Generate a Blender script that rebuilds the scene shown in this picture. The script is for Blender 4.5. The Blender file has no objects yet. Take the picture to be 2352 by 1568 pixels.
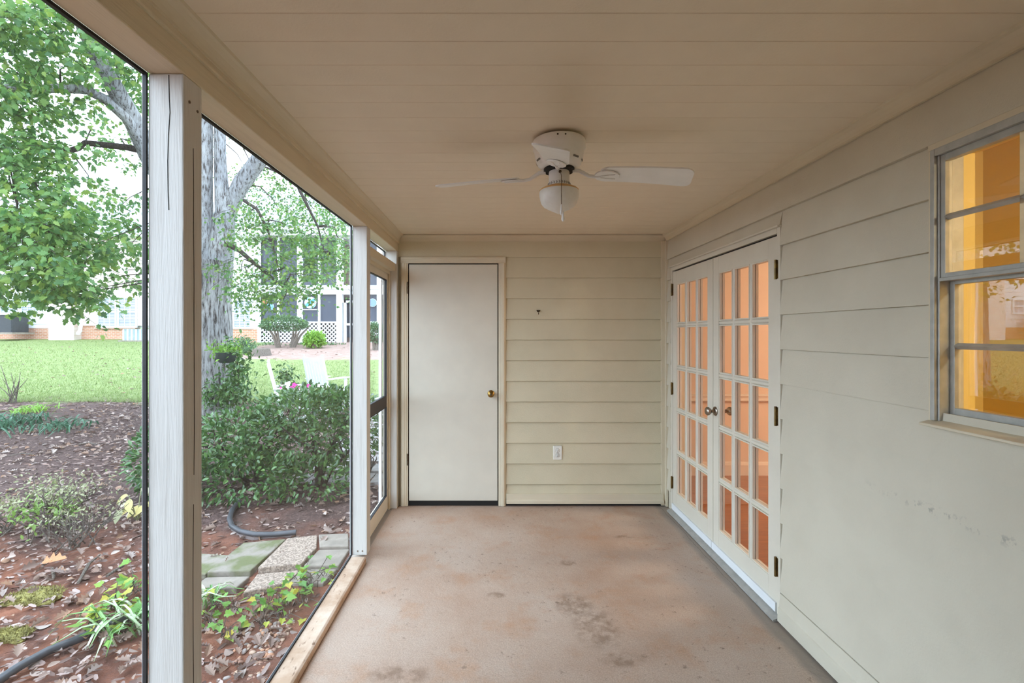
import bpy, bmesh, math, random
import numpy as np
from mathutils import Vector, Matrix, Euler
random.seed(7); rng = np.random.default_rng(7)
PI = math.pi
C = bpy.context.scene.collection
SC = bpy.context.scene

# ------------------------------------------------------------------ camera
FPX, HZ, VX, CAMZ = 1110.0, 766.0, 1140.0, 1.47
cam = bpy.data.cameras.new('camera'); cam_o = bpy.data.objects.new('camera', cam); C.objects.link(cam_o)
cam.sensor_width = 36.0; cam.lens = FPX * 36.0 / 2352.0
cam.shift_x = (1176.0 - VX) / 2352.0; cam.shift_y = -(784.0 - HZ) / 2352.0
cam.clip_start = 0.05; cam.clip_end = 300
cam_o.location = (0, 0, CAMZ); cam_o.rotation_euler = (PI / 2, 0, 0)
SC.camera = cam_o

# ------------------------------------------------------------------ light
world = bpy.data.worlds.new('overcast_sky'); SC.world = world; world.use_nodes = True
bg = world.node_tree.nodes['Background']
bg.inputs[0].default_value = (0.74, 0.91, 1.10, 1); bg.inputs[1].default_value = 1.0
SC.view_settings.view_transform = 'Standard'; SC.view_settings.look = 'None'
SC.view_settings.gamma = 1.0; SC.view_settings.use_curve_mapping = False
SC.view_settings.exposure = 2.76
SC.cycles.diffuse_bounces = 8; SC.cycles.max_bounces = 14; SC.cycles.transparent_max_bounces = 24

# ------------------------------------------------------------------ helpers
def ground_h(x, y):
    return -0.15 + 0.0642 * max(0.0, y - 3.0)
def ray(u, v):
    return ((u - VX) / FPX, 1.0, -(v - HZ) / FPX)
def at(u, v, Y):                      # a point of the place, Y metres down the porch
    d = ray(u, v); t = Y / d[1]
    return Vector((t * d[0], Y, CAMZ + t * d[2]))
def on_ground(u, v, dz=0.0):
    d = ray(u, v); lo, hi = 0.5, 60.0
    for _ in range(50):
        t = (lo + hi) / 2
        if CAMZ + t * d[2] > ground_h(t * d[0], t * d[1]) + dz: lo = t
        else: hi = t
    return Vector((t * d[0], t * d[1], CAMZ + t * d[2]))

class MB:
    def __init__(s): s.v = []; s.f = []; s.smooth = False
    def add(s, vs, fs):
        n = len(s.v); s.v += [tuple(p) for p in vs]; s.f += [tuple(i + n for i in f) for f in fs]; return s
    def box(s, x0, x1, y0, y1, z0, z1):
        if x0 > x1: x0, x1 = x1, x0
        if y0 > y1: y0, y1 = y1, y0
        if z0 > z1: z0, z1 = z1, z0
        return s.add([(x0,y0,z0),(x1,y0,z0),(x1,y1,z0),(x0,y1,z0),(x0,y0,z1),(x1,y0,z1),(x1,y1,z1),(x0,y1,z1)],
              [(0,3,2,1),(4,5,6,7),(0,1,5,4),(1,2,6,5),(2,3,7,6),(3,0,4,7)])
    def bar(s, p, q, w, h, up=(0,0,1)):
        p, q = Vector(p), Vector(q); d = (q - p).normalized(); up = Vector(up)
        if abs(d.dot(up)) > .99: up = Vector((0, 1, 0))
        a = d.cross(up).normalized() * w / 2; b = a.cross(d).normalized() * h / 2
        vs = [p-a-b, p+a-b, p+a+b, p-a+b, q-a-b, q+a-b, q+a+b, q-a+b]
        return s.add(vs, [(0,1,2,3),(7,6,5,4),(0,4,5,1),(1,5,6,2),(2,6,7,3),(3,7,4,0)])
    def prism(s, poly, axis, a, b):   # poly: 2-D loop in the other two axes, extruded from a to b
        def P(p, t):
            return (t, p[0], p[1]) if axis == 'x' else (p[0], t, p[1]) if axis == 'y' else (p[0], p[1], t)
        n = len(poly); vs = [P(p, a) for p in poly] + [P(p, b) for p in poly]
        fs = [tuple(range(n))[::-1], tuple(range(n, 2*n))] + [(i, (i+1) % n, n+(i+1) % n, n+i) for i in range(n)]
        return s.add(vs, fs)
    def lathe(s, prof, c=(0,0,0), n=32, axis='z'):
        vs, fs = [], []
        for r, h in prof:
            for k in range(n):
                a = 2*PI*k/n; p = (r*math.cos(a), r*math.sin(a), h)
                if axis == 'x': p = (p[2], p[0], p[1])
                if axis == 'y': p = (p[0], p[2], p[1])
                vs.append((p[0]+c[0], p[1]+c[1], p[2]+c[2]))
        for i in range(len(prof)-1):
            for k in range(n): fs.append((i*n+k, i*n+(k+1) % n, (i+1)*n+(k+1) % n, (i+1)*n+k))
        fs.append(tuple(range(n))[::-1]); fs.append(tuple(range((len(prof)-1)*n, len(prof)*n)))
        s.smooth = True
        return s.add(vs, fs)
    def tube(s, pts, rad, n=8, jit=0.0):
        pts = [Vector(p) for p in pts]
        if not hasattr(rad, '__len__'): rad = [rad]*len(pts)
        ref = Vector((0.31, 0.17, 0.93)); vs, fs = [], []
        for i, p in enumerate(pts):
            d = (pts[min(i+1, len(pts)-1)] - pts[max(i-1, 0)]).normalized()
            a = d.cross(ref)
            if a.length < .1: a = d.cross(Vector((1, 0, 0)))
            a.normalize(); b = d.cross(a)
            for k in range(n):
                t = 2*PI*k/n; r = rad[i]*(1+jit*random.uniform(-1, 1))
                vs.append(p + a*math.cos(t)*r + b*math.sin(t)*r)
        for i in range(len(pts)-1):
            for k in range(n): fs.append((i*n+k, i*n+(k+1) % n, (i+1)*n+(k+1) % n, (i+1)*n+k))
        fs.append(tuple(range(n))[::-1]); fs.append(tuple(range((len(pts)-1)*n, len(pts)*n)))
        s.smooth = True
        return s.add(vs, fs)
    def mesh(s, name):
        m = bpy.data.meshes.new(name); m.from_pydata(s.v, [], s.f); m.update()
        bm = bmesh.new(); bm.from_mesh(m); bmesh.ops.recalc_face_normals(bm, faces=bm.faces); bm.to_mesh(m); bm.free()
        if s.smooth:
            m.polygons.foreach_set('use_smooth', [True]*len(m.polygons))
            try: m.set_sharp_from_angle(angle=math.radians(40))
            except Exception: pass
        return m

def obj(name, mb, m, parent=None, bevel=0.0, loc=None, rot=None):
    me = mb.mesh(name) if isinstance(mb, MB) else mb
    if m is not None and not me.materials: me.materials.append(m)
    o = bpy.data.objects.new(name, me); C.objects.link(o)
    if loc is not None: o.location = loc
    if rot is not None: o.rotation_euler = rot
    if parent is not None:
        o.parent = parent
        if loc is None: o.location = -Vector(parent_world(parent))   # geometry is in world metres
    if bevel:
        b = o.modifiers.new('edge', 'BEVEL'); b.width = bevel; b.segments = 2; b.limit_method = 'ANGLE'
    return o
def parent_world(p):
    v = Vector(p.location); q = p.parent
    while q is not None: v += Vector(q.location); q = q.parent
    return v
def tag(o, label, cat, group=None):
    o['label'] = label; o['category'] = cat
    if group: o['group'] = group
    return o
def thing(name, label, cat, loc=(0,0,0), group=None, rotz=0.0):
    o = bpy.data.objects.new(name, None); C.objects.link(o); o.location = loc; o.rotation_euler = (0,0,rotz)
    o.empty_display_size = .1
    return tag(o, label, cat, group)
def struct(o, label=None, cat=None):
    o['kind'] = 'structure'
    if label: o['label'] = label; o['category'] = cat
    return o
def sroot(name, label, cat, loc=(0,0,0)):
    return struct(thing(name, label, cat, loc))
def dup(root, loc, rotz=0.0, label=None, scale=None):
    r = root.copy(); C.objects.link(r); r.location = loc; r.rotation_euler = (0, 0, rotz)
    if label: r['label'] = label
    if scale: r.scale = (scale,)*3
    for ch in list(root.children):
        c = ch.copy(); C.objects.link(c); c.parent = r
        for g in list(ch.children):
            d = g.copy(); C.objects.link(d); d.parent = c
    return r
def wobble(o, amt, scale):            # slight unevenness of a hand-cut or weathered piece
    for v in o.data.vertices:
        p = v.co; v.co = p + Vector((math.sin(p.y*scale+p.z*1.7*scale), math.sin(p.x*scale*1.3+p.z*scale), math.sin(p.y*scale*1.9+p.x*scale)))*amt

# ------------------------------------------------------------------ materials
def nodes_of(name):
    m = bpy.data.materials.new(name); m.use_nodes = True; nt = m.node_tree
    return m, nt, nt.nodes, nt.links, nt.nodes['Principled BSDF']
def noise(nt, scale, detail=4, rough=.55, stretch=None, coord='Object'):
    tc = nt.nodes.new('ShaderNodeTexCoord'); n = nt.nodes.new('ShaderNodeTexNoise')
    n.inputs['Scale'].default_value = scale; n.inputs['Detail'].default_value = detail; n.inputs['Roughness'].default_value = rough
    if stretch:
        mp = nt.nodes.new('ShaderNodeMapping'); mp.inputs['Scale'].default_value = stretch
        nt.links.new(tc.outputs[coord], mp.inputs[0]); nt.links.new(mp.outputs[0], n.inputs[0])
    else: nt.links.new(tc.outputs[coord], n.inputs[0])
    return n
def ramp(nt, stops, src):
    r = nt.nodes.new('ShaderNodeValToRGB')
    while len(r.color_ramp.elements) < len(stops): r.color_ramp.elements.new(.5)
    for e, (p, c) in zip(r.color_ramp.elements, stops):
        e.position = p; e.color = (*c, 1) if len(c) == 3 else c
    nt.links.new(src, r.inputs[0]); return r
def mixc(nt, fac, a, b):
    n = nt.nodes.new('ShaderNodeMix'); n.data_type = 'RGBA'
    for s, x in ((n.inputs[0], fac), (n.inputs[6], a), (n.inputs[7], b)):
        if hasattr(x, 'default_value') or hasattr(x, 'is_linked'): nt.links.new(x, s)
        else: s.default_value = x if not hasattr(x, '__len__') else (*x, 1)[:4]
    return n.outputs[2]
def math_n(nt, op, a, b=0.0, clamp=False):
    n = nt.nodes.new('ShaderNodeMath'); n.operation = op; n.use_clamp = clamp
    for s, x in ((n.inputs[0], a), (n.inputs[1], b)):
        if isinstance(x, (int, float)): s.default_value = x
        else: nt.links.new(x, s)
    return n.outputs[0]
def bump(nt, bs, src, strength, dist=.01):
    b = nt.nodes.new('ShaderNodeBump'); b.inputs['Strength'].default_value = strength; b.inputs['Distance'].default_value = dist
    nt.links.new(src, b.inputs['Height']); nt.links.new(b.outputs[0], bs.inputs['Normal'])
def mat(name, c1, c2=None, scale=6, rough=.5, bs=0, bscale=60, metal=0, stretch=None, spec=.5, lo=.35, hi=.65):
    m, nt, N, L, P = nodes_of(name)
    P.inputs['Roughness'].default_value = rough; P.inputs['Metallic'].default_value = metal
    P.inputs['Specular IOR Level'].default_value = spec
    n = noise(nt, scale, stretch=stretch)
    r = ramp(nt, [(lo, c1), (hi, c2 or tuple(x*.93 for x in c1))], n.outputs[0]); L.new(r.outputs[0], P.inputs[0])
    if bs:
        nb = noise(nt, bscale, 5, .6, stretch); bump(nt, P, nb.outputs[0], bs)
    return m
def leafmat(name, cols, trans=.35, rough=.45, spec=.4):
    m, nt, N, L, P = nodes_of(name)
    g = N.new('ShaderNodeNewGeometry'); oi = N.new('ShaderNodeObjectInfo')
    s = math_n(nt, 'FRACT', math_n(nt, 'ADD', g.outputs['Random Per Island'], oi.outputs['Random']))
    n = len(cols); r = ramp(nt, [(i/(max(1, n-1)), c) for i, c in enumerate(cols)], s)
    P.inputs['Roughness'].default_value = rough; P.inputs['Specular IOR Level'].default_value = spec
    L.new(r.outputs[0], P.inputs[0])
    t = N.new('ShaderNodeBsdfTranslucent'); L.new(r.outputs[0], t.inputs[0])
    mx = N.new('ShaderNodeMixShader'); mx.inputs[0].default_value = trans
    out = N['Material Output']; L.new(P.outputs[0], mx.inputs[1]); L.new(t.outputs[0], mx.inputs[2]); L.new(mx.outputs[0], out.inputs[0])
    return m

M = {}
M['paint'] = mat('cream_paint', (.66,.585,.43), (.62,.545,.40), 3, .55, .12, 90)
M['siding'] = mat('siding_paint', (.61,.565,.45), (.575,.53,.42), 4, .6, .18, 120, stretch=(1,1,1))
M['siding_back'] = mat('warm_lit_siding', (.63,.565,.40), (.59,.53,.37), 4, .6, .18, 120)  # back wall copy of the siding paint, warm indirect light put into its colour
M['ceil'] = mat('ceiling_paint', (.79,.70,.55), (.76,.67,.525), 5, .6, .1, 120)
M['door'] = mat('door_paint', (.68,.64,.535), (.65,.61,.51), 6, .38, .05, 150)
M['fan'] = mat('fan_white', (.83,.83,.80), None, 9, .32)
M['dark'] = mat('shadow_black', (.012,.011,.010), None, 9, .8)
M['spline'] = mat('black_spline', (.010,.010,.011), (.02,.02,.02), 30, .6)
M['brass'] = mat('aged_brass', (.46,.29,.08), (.24,.15,.05), 30, .3, 0, 0, 1.0)
M['hinge'] = mat('hinge_brass', (.26,.17,.06), (.12,.08,.04), 35, .35, 0, 0, 1.0)
M['bronze'] = mat('antique_bronze', (.20,.15,.10), (.10,.07,.05), 60, .35, 0, 0, 1.0)
M['steel'] = mat('knob_steel', (.34,.29,.23), (.24,.20,.16), 60, .3, 0, 0, 1.0)
M['alum'] = mat('mill_aluminium', (.47,.465,.43), (.39,.385,.355), 25, .45, .05, 200, .25)
M['outlet'] = mat('outlet_plastic', (.82,.80,.72), None, 20, .35)
M['slot'] = mat('slot_dark', (.05,.045,.04), None, 20, .6)
M['grey_vent'] = mat('vent_grey', (.16,.155,.15), None, 20, .6)
M['rim'] = mat('amber_rim', (.62,.36,.12), None, 20, .4)
M['white_out'] = mat('white_exterior', (.78,.80,.80), (.72,.74,.75), 3, .6)
M['white_chair'] = mat('white_chair_paint', (.80,.83,.83), (.74,.77,.77), 12, .5)

def wood_paint(name, c1, c2, stretch):
    m, nt, N, L, P = nodes_of(name); P.inputs['Roughness'].default_value = .55
    n1 = noise(nt, 3, 5, .6, stretch); n2 = noise(nt, 9, 3, .5, tuple(s*1.6 for s in stretch))
    r = ramp(nt, [(.30, c2), (.5, c1)], n1.outputs[0]); L.new(r.outputs[0], P.inputs[0])
    bump(nt, P, n2.outputs[0], .35, .004); return m
M['post'] = wood_paint('weathered_post_paint', (.60,.585,.54), (.52,.50,.455), (14,14,.7))
M['beam'] = wood_paint('warm_lit_beam', (.66,.575,.41), (.60,.52,.365), (14,.5,14))  # yellower than the posts: warm room light painted into the beam
def sill_mat():
    m, nt, N, L, P = nodes_of('dusty_sill'); P.inputs['Roughness'].default_value = .8
    n1 = noise(nt, 5, 6, .65); n2 = noise(nt, 60, 4, .6, (1,.3,1))
    a = ramp(nt, [(.36, (.44,.30,.20)), (.62, (.62,.49,.38))], n1.outputs[0])
    sp = ramp(nt, [(.30, (.25,.16,.10)), (.38, (1,1,1))], n2.outputs[0])
    mm = N.new('ShaderNodeMix'); mm.data_type = 'RGBA'; mm.blend_type = 'MULTIPLY'; mm.inputs[0].default_value = .8
    L.new(a.outputs[0], mm.inputs[6]); L.new(sp.outputs[0], mm.inputs[7]); L.new(mm.outputs[2], P.inputs[0])
    bump(nt, P, n2.outputs[0], .3, .004); return m
M['sill'] = sill_mat()

def concrete_floor():
    m, nt, N, L, P = nodes_of('stained_concrete'); P.inputs['Roughness'].default_value = .62
    P.inputs['Specular IOR Level'].default_value = .3
    n1 = noise(nt, 1.1, 5, .6); n2 = noise(nt, 3.2, 6, .65); n3 = noise(nt, 26, 6, .7); n4 = noise(nt, 160, 3, .6); n5 = noise(nt, 2.1, 3, .5, (1,1,1))
    base = ramp(nt, [(.36, (.43,.295,.215)), (.5, (.48,.36,.28)), (.66, (.52,.42,.345))], n1.outputs[0])
    oran = ramp(nt, [(.52, (0,0,0)), (.70, (1,1,1))], n2.outputs[0])
    c = mixc(nt, math_n(nt, 'MULTIPLY', oran.outputs[0], .55), base.outputs[0], (.44,.235,.125))
    sp = ramp(nt, [(.345, (1,1,1)), (.40, (0,0,0))], n3.outputs[0])
    pat = ramp(nt, [(.44, (.12,.12,.12)), (.60, (1,1,1))], n5.outputs[0])
    c = mixc(nt, math_n(nt, 'MULTIPLY', math_n(nt, 'MULTIPLY', sp.outputs[0], pat.outputs[0]), .75), c, (.15,.10,.07))
    gr = ramp(nt, [(.35, (.82,.82,.82)), (.65, (1.08,1.08,1.08))], n4.outputs[0])
    mm = N.new('ShaderNodeMix'); mm.data_type = 'RGBA'; mm.blend_type = 'MULTIPLY'; mm.inputs[0].default_value = 1
    L.new(c, mm.inputs[6]); L.new(gr.outputs[0], mm.inputs[7]); c = mm.outputs[2]
    # bare grey margin where the paint stops short of the walls
    geo = N.new('ShaderNodeNewGeometry'); sx = N.new('ShaderNodeSeparateXYZ'); L.new(geo.outputs['Position'], sx.inputs[0])
    wob = math_n(nt, 'MULTIPLY', math_n(nt, 'SUBTRACT', n2.outputs[0], .5), .10)
    xr = math_n(nt, 'ADD', sx.outputs[0], wob)
    right = math_n(nt, 'MULTIPLY', math_n(nt, 'SUBTRACT', xr, 1.33), 25, True)
    left = math_n(nt, 'MULTIPLY', math_n(nt, 'SUBTRACT', -.868, sx.outputs[0]), 200, True)
    edge = math_n(nt, 'ADD', right, left, True)
    c = mixc(nt, math_n(nt, 'MULTIPLY', edge, .8), c, (.27,.235,.20))
    # damp dark stains and a hairline crack that have their own shapes
    def blot(x, y, rx, ry):
        mp = N.new('ShaderNodeMapping'); mp.vector_type = 'POINT'; mp.inputs['Location'].default_value = (-x/rx, -y/ry, 0); mp.inputs['Scale'].default_value = (1/rx, 1/ry, 0)
        L.new(geo.outputs['Position'], mp.inputs[0]); ln = N.new('ShaderNodeVectorMath'); ln.operation = 'LENGTH'; L.new(mp.outputs[0], ln.inputs[0])
        return math_n(nt, 'SUBTRACT', 1.0, ln.outputs['Value'], True)
    tot = None
    for bx_, by_, rx_, ry_ in ((.50,2.42,.14,.20),(.42,2.62,.12,.14),(-.42,2.08,.16,.07),(.56,2.18,.12,.06),(.46,3.1,.06,.05),(.92,3.5,.09,.03),(.0,2.72,.06,.04)):
        q_ = blot(bx_, by_, rx_, ry_); tot = q_ if tot is None else math_n(nt, 'MAXIMUM', tot, q_)
    n6 = noise(nt, 17, 5, .65); brk = ramp(nt, [(.40,(0,0,0)),(.60,(1,1,1))], n6.outputs[0])
    c = mixc(nt, math_n(nt, 'MULTIPLY', math_n(nt, 'MULTIPLY', math_n(nt, 'MULTIPLY', tot, 2.2, True), brk.outputs[0]), .65), c, (.20,.125,.08))
    wx = math_n(nt, 'ADD', sx.outputs[0], math_n(nt, 'MULTIPLY', math_n(nt, 'SUBTRACT', n2.outputs[0], .5), .06))
    crk = math_n(nt, 'SUBTRACT', 1.0, math_n(nt, 'MULTIPLY', math_n(nt, 'ABSOLUTE', math_n(nt, 'SUBTRACT', wx, 1.385)), 420), True)
    crk = math_n(nt, 'MULTIPLY', crk, math_n(nt, 'MULTIPLY', math_n(nt, 'SUBTRACT', sx.outputs[1], 2.6), 3, True))
    c = mixc(nt, math_n(nt, 'MULTIPLY', crk, .8), c, (.07,.055,.045))
    L.new(c, P.inputs[0])
    bump(nt, P, n3.outputs[0], .5, .006); return m
M['floor'] = concrete_floor()

def glass(name, tint=(1,1,1), f0=.045):
    m, nt, N, L, P = nodes_of(name); N.remove(P)
    tr = N.new('ShaderNodeBsdfTransparent'); tr.inputs[0].default_value = (*tint, 1)
    gl = N.new('ShaderNodeBsdfGlossy'); gl.inputs['Roughness'].default_value = .01
    nz = noise(nt, 2.5, 2); b = N.new('ShaderNodeBump'); b.inputs['Strength'].default_value = .02; b.inputs['Distance'].default_value = .02
    L.new(nz.outputs[0], b.inputs['Height']); L.new(b.outputs[0], gl.inputs['Normal'])
    lw = N.new('ShaderNodeLayerWeight'); lw.inputs[0].default_value = .5
    f = math_n(nt, 'ADD', math_n(nt, 'MULTIPLY', math_n(nt, 'POWER', lw.outputs['Facing'], 5.0), .96), f0)
    mx = N.new('ShaderNodeMixShader'); L.new(f, mx.inputs[0]); L.new(tr.outputs[0], mx.inputs[1]); L.new(gl.outputs[0], mx.inputs[2])
    L.new(mx.outputs[0], N['Material Output'].inputs[0]); return m
M['glass'] = glass('window_glass'); M['storm'] = glass('storm_window_glass', (1,1,1), .10)
def screenmat(name, fac, col):
    m, nt, N, L, P = nodes_of(name); P.inputs['Roughness'].default_value = .7
    n = noise(nt, 3, 3); r = ramp(nt, [(.3, col), (.7, tuple(x*.9 for x in col))], n.outputs[0]); L.new(r.outputs[0], P.inputs[0])
    tr = N.new('ShaderNodeBsdfTransparent'); mx = N.new('ShaderNodeMixShader'); mx.inputs[0].default_value = fac
    L.new(tr.outputs[0], mx.inputs[1]); L.new(P.outputs[0], mx.inputs[2]); L.new(mx.outputs[0], N['Material Output'].inputs[0]); return m
M['screen'] = screenmat('insect_mesh', .13, (.30,.30,.31))
M['far_screen'] = screenmat('far_insect_mesh', .6, (.10,.115,.15))
def globe_mat():
    m, nt, N, L, P = nodes_of('frosted_glass'); P.inputs['Roughness'].default_value = .3
    n = noise(nt, 60, 4); r = ramp(nt, [(.3, (.82,.80,.74)), (.7, (.88,.87,.82))], n.outputs[0]); L.new(r.outputs[0], P.inputs[0])
    P.inputs['Subsurface Weight'].default_value = 0.0
    t = N.new('ShaderNodeBsdfTranslucent'); t.inputs[0].default_value = (.9,.88,.82,1)
    mx = N.new('ShaderNodeMixShader'); mx.inputs[0].default_value = .3
    L.new(P.outputs[0], mx.inputs[1]); L.new(t.outputs[0], mx.inputs[2]); L.new(mx.outputs[0], N['Material Output'].inputs[0]); return m
M['globe'] = globe_mat()
def emit(name, col, s):
    m, nt, N, L, P = nodes_of(name); P.inputs['Emission Color'].default_value = (*col, 1); P.inputs['Emission Strength'].default_value = s
    return m
M['bulb'] = emit('lit_lamp_glass', (1,.75,.5), 1.5)
M['peach'] = mat('peach_wall', (.62,.465,.345), (.60,.445,.33), 3, .6, .06, 120)
M['peach_trim'] = mat('peach_trim', (.64,.53,.43), None, 3, .45)
M['amber'] = mat('amber_wall', (.68,.52,.165), (.64,.49,.155), 3, .6, .06, 120)
M['amber_ceil'] = mat('amber_ceiling', (.78,.56,.20), None, 3, .6)
M['woodfloor'] = mat('oak_floor', (.34,.115,.03), (.24,.075,.02), 5, .3, .05, 60, stretch=(1,9,1))

# ------------------------------------------------------------------ porch shell
XL, XO, XR, YB, YF, ZC = -.835, -.930, 1.455, 4.14, -.50, 2.31
ZB = 2.165                                   # underside of the header beam
fl = obj('floor', MB().box(XO-.03, XR+.01, YF, YB, -.22, 0), M['floor'], bevel=.006)
struct(fl, 'tan stained concrete porch floor slab', 'floor')

ce = obj('ceiling', MB().box(XO-.06, XR+.3, YF-.3, YB+.4, ZC+.012, ZC+.16), M['ceil'])
struct(ce, 'cream painted plank porch ceiling', 'ceiling')
PW = .1225
pl = MB().prism([(.0003,0),(.0003,-.0105),(.0022,-.012),(PW-.0022,-.012),(PW-.0003,-.0105),(PW-.0003,0)], 'x', XL, XR).mesh('plank')
pl.materials.append(M['ceil'])
y0 = 1.267 - PW*14
for k in range(38):
    o = obj('plank', pl, None, ce, loc=(0, y0+PW*k, ZC+.0118))
    if k in (5, 30): o.rotation_euler = (0, 0, 0)
    if y0+PW*(k+1) > YB-.002: bpy.data.objects.remove(o)

def lap(name, parent, axis, a0, a1, zb, zt, wall, sgn, m):
    """one clapboard: wedge section, thick lower edge; wall = wall plane, sgn = outward"""
    t0, t1 = .022, .006; gv = .007 if axis == 'x' else .0045
    sec = [(wall, zb), (wall+sgn*.003, zb), (wall+sgn*.003, zb+gv), (wall+sgn*t0, zb+gv), (wall+sgn*(t0-.0005), zb+gv+.003), (wall+sgn*t1, zt), (wall, zt)]
    mb = MB().prism(sec, axis, a0, a1)
    return obj(name, mb, m, parent)
# back wall
wb = obj('wall_back', MB().box(XO-.02, XR+.02, YB+.004, YB+.14, 0, ZC+.1), M['siding_back'])
struct(wb, 'cream lap sided end wall of the porch', 'wall')
seams = [1.94-.176*k for k in range(11)]
for z in [2.116]+seams:
    a0 = .075 if z < 2.10 else XL
    zt = min(z+.1775, ZC)
    lap('siding_plank', wb, 'x', a0, XR-.018, z, zt, YB, -1, M['siding_back'])
lap('siding_plank', wb, 'x', .075, XR-.018, .06, .18, YB, -1, M['siding_back'])
# baseboard on the back wall, standing clear of the slab
bb = obj('baseboard_back', MB().prism([(YB-.001,.108),(YB-.030,.106),(YB-.030,.056),(YB-.042,.050),(YB-.042,.026),(YB-.001,.026)], 'x', .085, XR-.03), M['paint'], bevel=.002)
struct(bb, 'two step cream baseboard under the back siding', 'baseboard')
gap = obj('shadow_gap', MB().box(.085, XR-.03, YB-.006, YB-.001, 0.001, .026), M['dark'], bb)
# ceiling mouldings
def cove(s, d): return [(0,0),(s*d,0),(s*d*.92,-.008),(s*d*.75,-.012),(s*d*.5,-.022),(s*.016,-.034),(s*.012,-.046),(s*.012,-.054),(0,-.054)]
def mould(name, prof, axis, a, b, px, pz, label):
    mb = MB().prism([(px+p[0], pz+p[1]) for p in prof], axis, a, b)
    o = obj(name, mb, M['paint']); struct(o, label, 'trim'); return o
mould('trim_1', cove(-1,.042), 'x', XL, XR, YB-.001, ZC, 'cream cove moulding between ceiling and back wall')
mould('trim_2', cove(-1,.046), 'y', YF, YB-.03, XR-.001, ZC, 'cream cove moulding between ceiling and house wall')
mould('trim_3', cove(1,.046), 'y', YF, YB-.03, XL+.001, ZC, 'cream cove moulding between ceiling and screen beam')
o = obj('trim_4', MB().box(XR-.020, XR+.001, YB-.05, YB-.002, 0.005, ZC-.05).box(XR-.05, XR-.0, YB-.022, YB-.001, 0.005, ZC-.05), M['paint'], bevel=.002)
struct(o, 'narrow cream corner board where siding meets house wall', 'trim')

# ---- storage door in the back wall
d1 = sroot('door_1', 'flat white storage door with brass knob in the back wall', 'door', (-.365, YB, 0))
DX0, DX1 = -.744, .010
cas = [(0,0),(0,-.020),(.004,-.026),(.014,-.034),(.030,-.034),(.034,-.030),(.048,-.029),(.052,-.025),(.062,-.024),(.062,0)]
def casing_side(x_out, sgn, name):
    return obj(name, MB().prism([(x_out+sgn*p[0], YB-.004+p[1]) for p in cas], 'z', .004, 2.0685), M['paint'], d1)
casing_side(-.8135, 1, 'side_casing'); casing_side(.080, -1, 'side_casing')
obj('head_casing', MB().prism([(YB-.004+p[1], 2.131-p[0]) for p in cas], 'x', -.8135, .080), M['paint'], d1)
obj('jamb_gap', MB().box(-.757, .026, YB-.012, YB-.003, .004, 2.077), M['dark'], d1)
leaf = obj('door_leaf', MB().box(DX0, DX1, YB-.024, YB-.013, .048, 2.060), M['door'], d1, bevel=.002)
obj('jamb', MB().box(-.757, -.7515, YB-.020, YB-.0125, .004, 2.068), M['paint'], d1)
def knob(name, parent, c, axis, sgn, m, r=.030):
    prof = [(r*.95,0),(r*.98,.004),(r*.80,.010),(r*.40,.014),(r*.36,.030),(r*.62,.036),(r*.88,.046),(r*.90,.056),(r*.70,.064),(r*.30,.067),(.002,.067)]
    return obj(name, MB().lathe([(a, sgn*b) for a, b in prof], c, 24, axis), m, parent)
k1 = knob('knob', d1, (-.046, YB-.024, .960), 'y', -1, M['brass'])
obj('keyhole', MB().lathe([(.009,0),(.009,-.003),(.004,-.004)], (-.046, YB-.091, .960), 16, 'y'), M['bronze'], d1)
obj('strike_plate', MB().box(.0110, .0180, YB-.0235, YB-.010, .93, .995), M['bronze'], d1)
for z in (1.86, .40):
    h = MB().tube([(-.754, YB-.030, z-.05), (-.754, YB-.030, z+.05)], .006, 10)
    h.box(-.760, -.748, YB-.026, YB-.020, z-.048, z+.048)
    obj('hinge', h, M['bronze'], d1)

# hook and outlet on the back wall
hk = thing('wall_hook', 'small rusty screw hook in the back wall siding', 'hook', (.358, YB-.014, 1.66))
obj('hook_plate', MB().prism([(.340,1.672),(.376,1.672),(.366,1.654),(.350,1.654)], 'y', YB-.016, YB-.024), M['bronze'], hk)
obj('hook_arm', MB().tube([(.358,YB-.02,1.664),(.358,YB-.05,1.656),(.357,YB-.054,1.642),(.357,YB-.046,1.634)], .0035, 8), M['bronze'], hk)
ot = thing('power_outlet', 'cream duplex power outlet on the back wall siding', 'outlet', (.522, YB-.014, .455))
obj('cover_plate', MB().box(.522-.037,.522+.037, YB-.024,YB-.012, .455-.060,.455+.060), M['outlet'], ot, bevel=.003)
for s in (1, -1):
    zc = .455+s*.0195
    rc = obj('receptacle', MB().lathe([(.0165,0),(.0165,-.003),(.015,-.004)], (.522, YB-.0235, zc), 24, 'y'), M['outlet'], ot)
    obj('slot', MB().box(.5145,.5168, YB-.0285,YB-.027, zc-.001, zc+.009), M['slot'], rc, loc=(0,0,0))
    obj('slot', MB().box(.5272,.5295, YB-.0285,YB-.027, zc-.001, zc+.008), M['slot'], rc, loc=(0,0,0))
    obj('ground_slot', MB().lathe([(.0028,0),(.0028,-.0015)], (.522, YB-.027, zc-.0085), 12, 'y'), M['slot'], rc, loc=(0,0,0))
    obj('outline', MB().lathe([(.0182,0),(.0182,-.001)], (.522, YB-.0236, zc), 24, 'y'), M['grey_vent'], rc, loc=(0,0,0))
obj('plate_screw', MB().lathe([(.003,0),(.003,-.0015)], (.522, YB-.0238, .455), 12, 'y'), M['steel'], ot)

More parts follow.
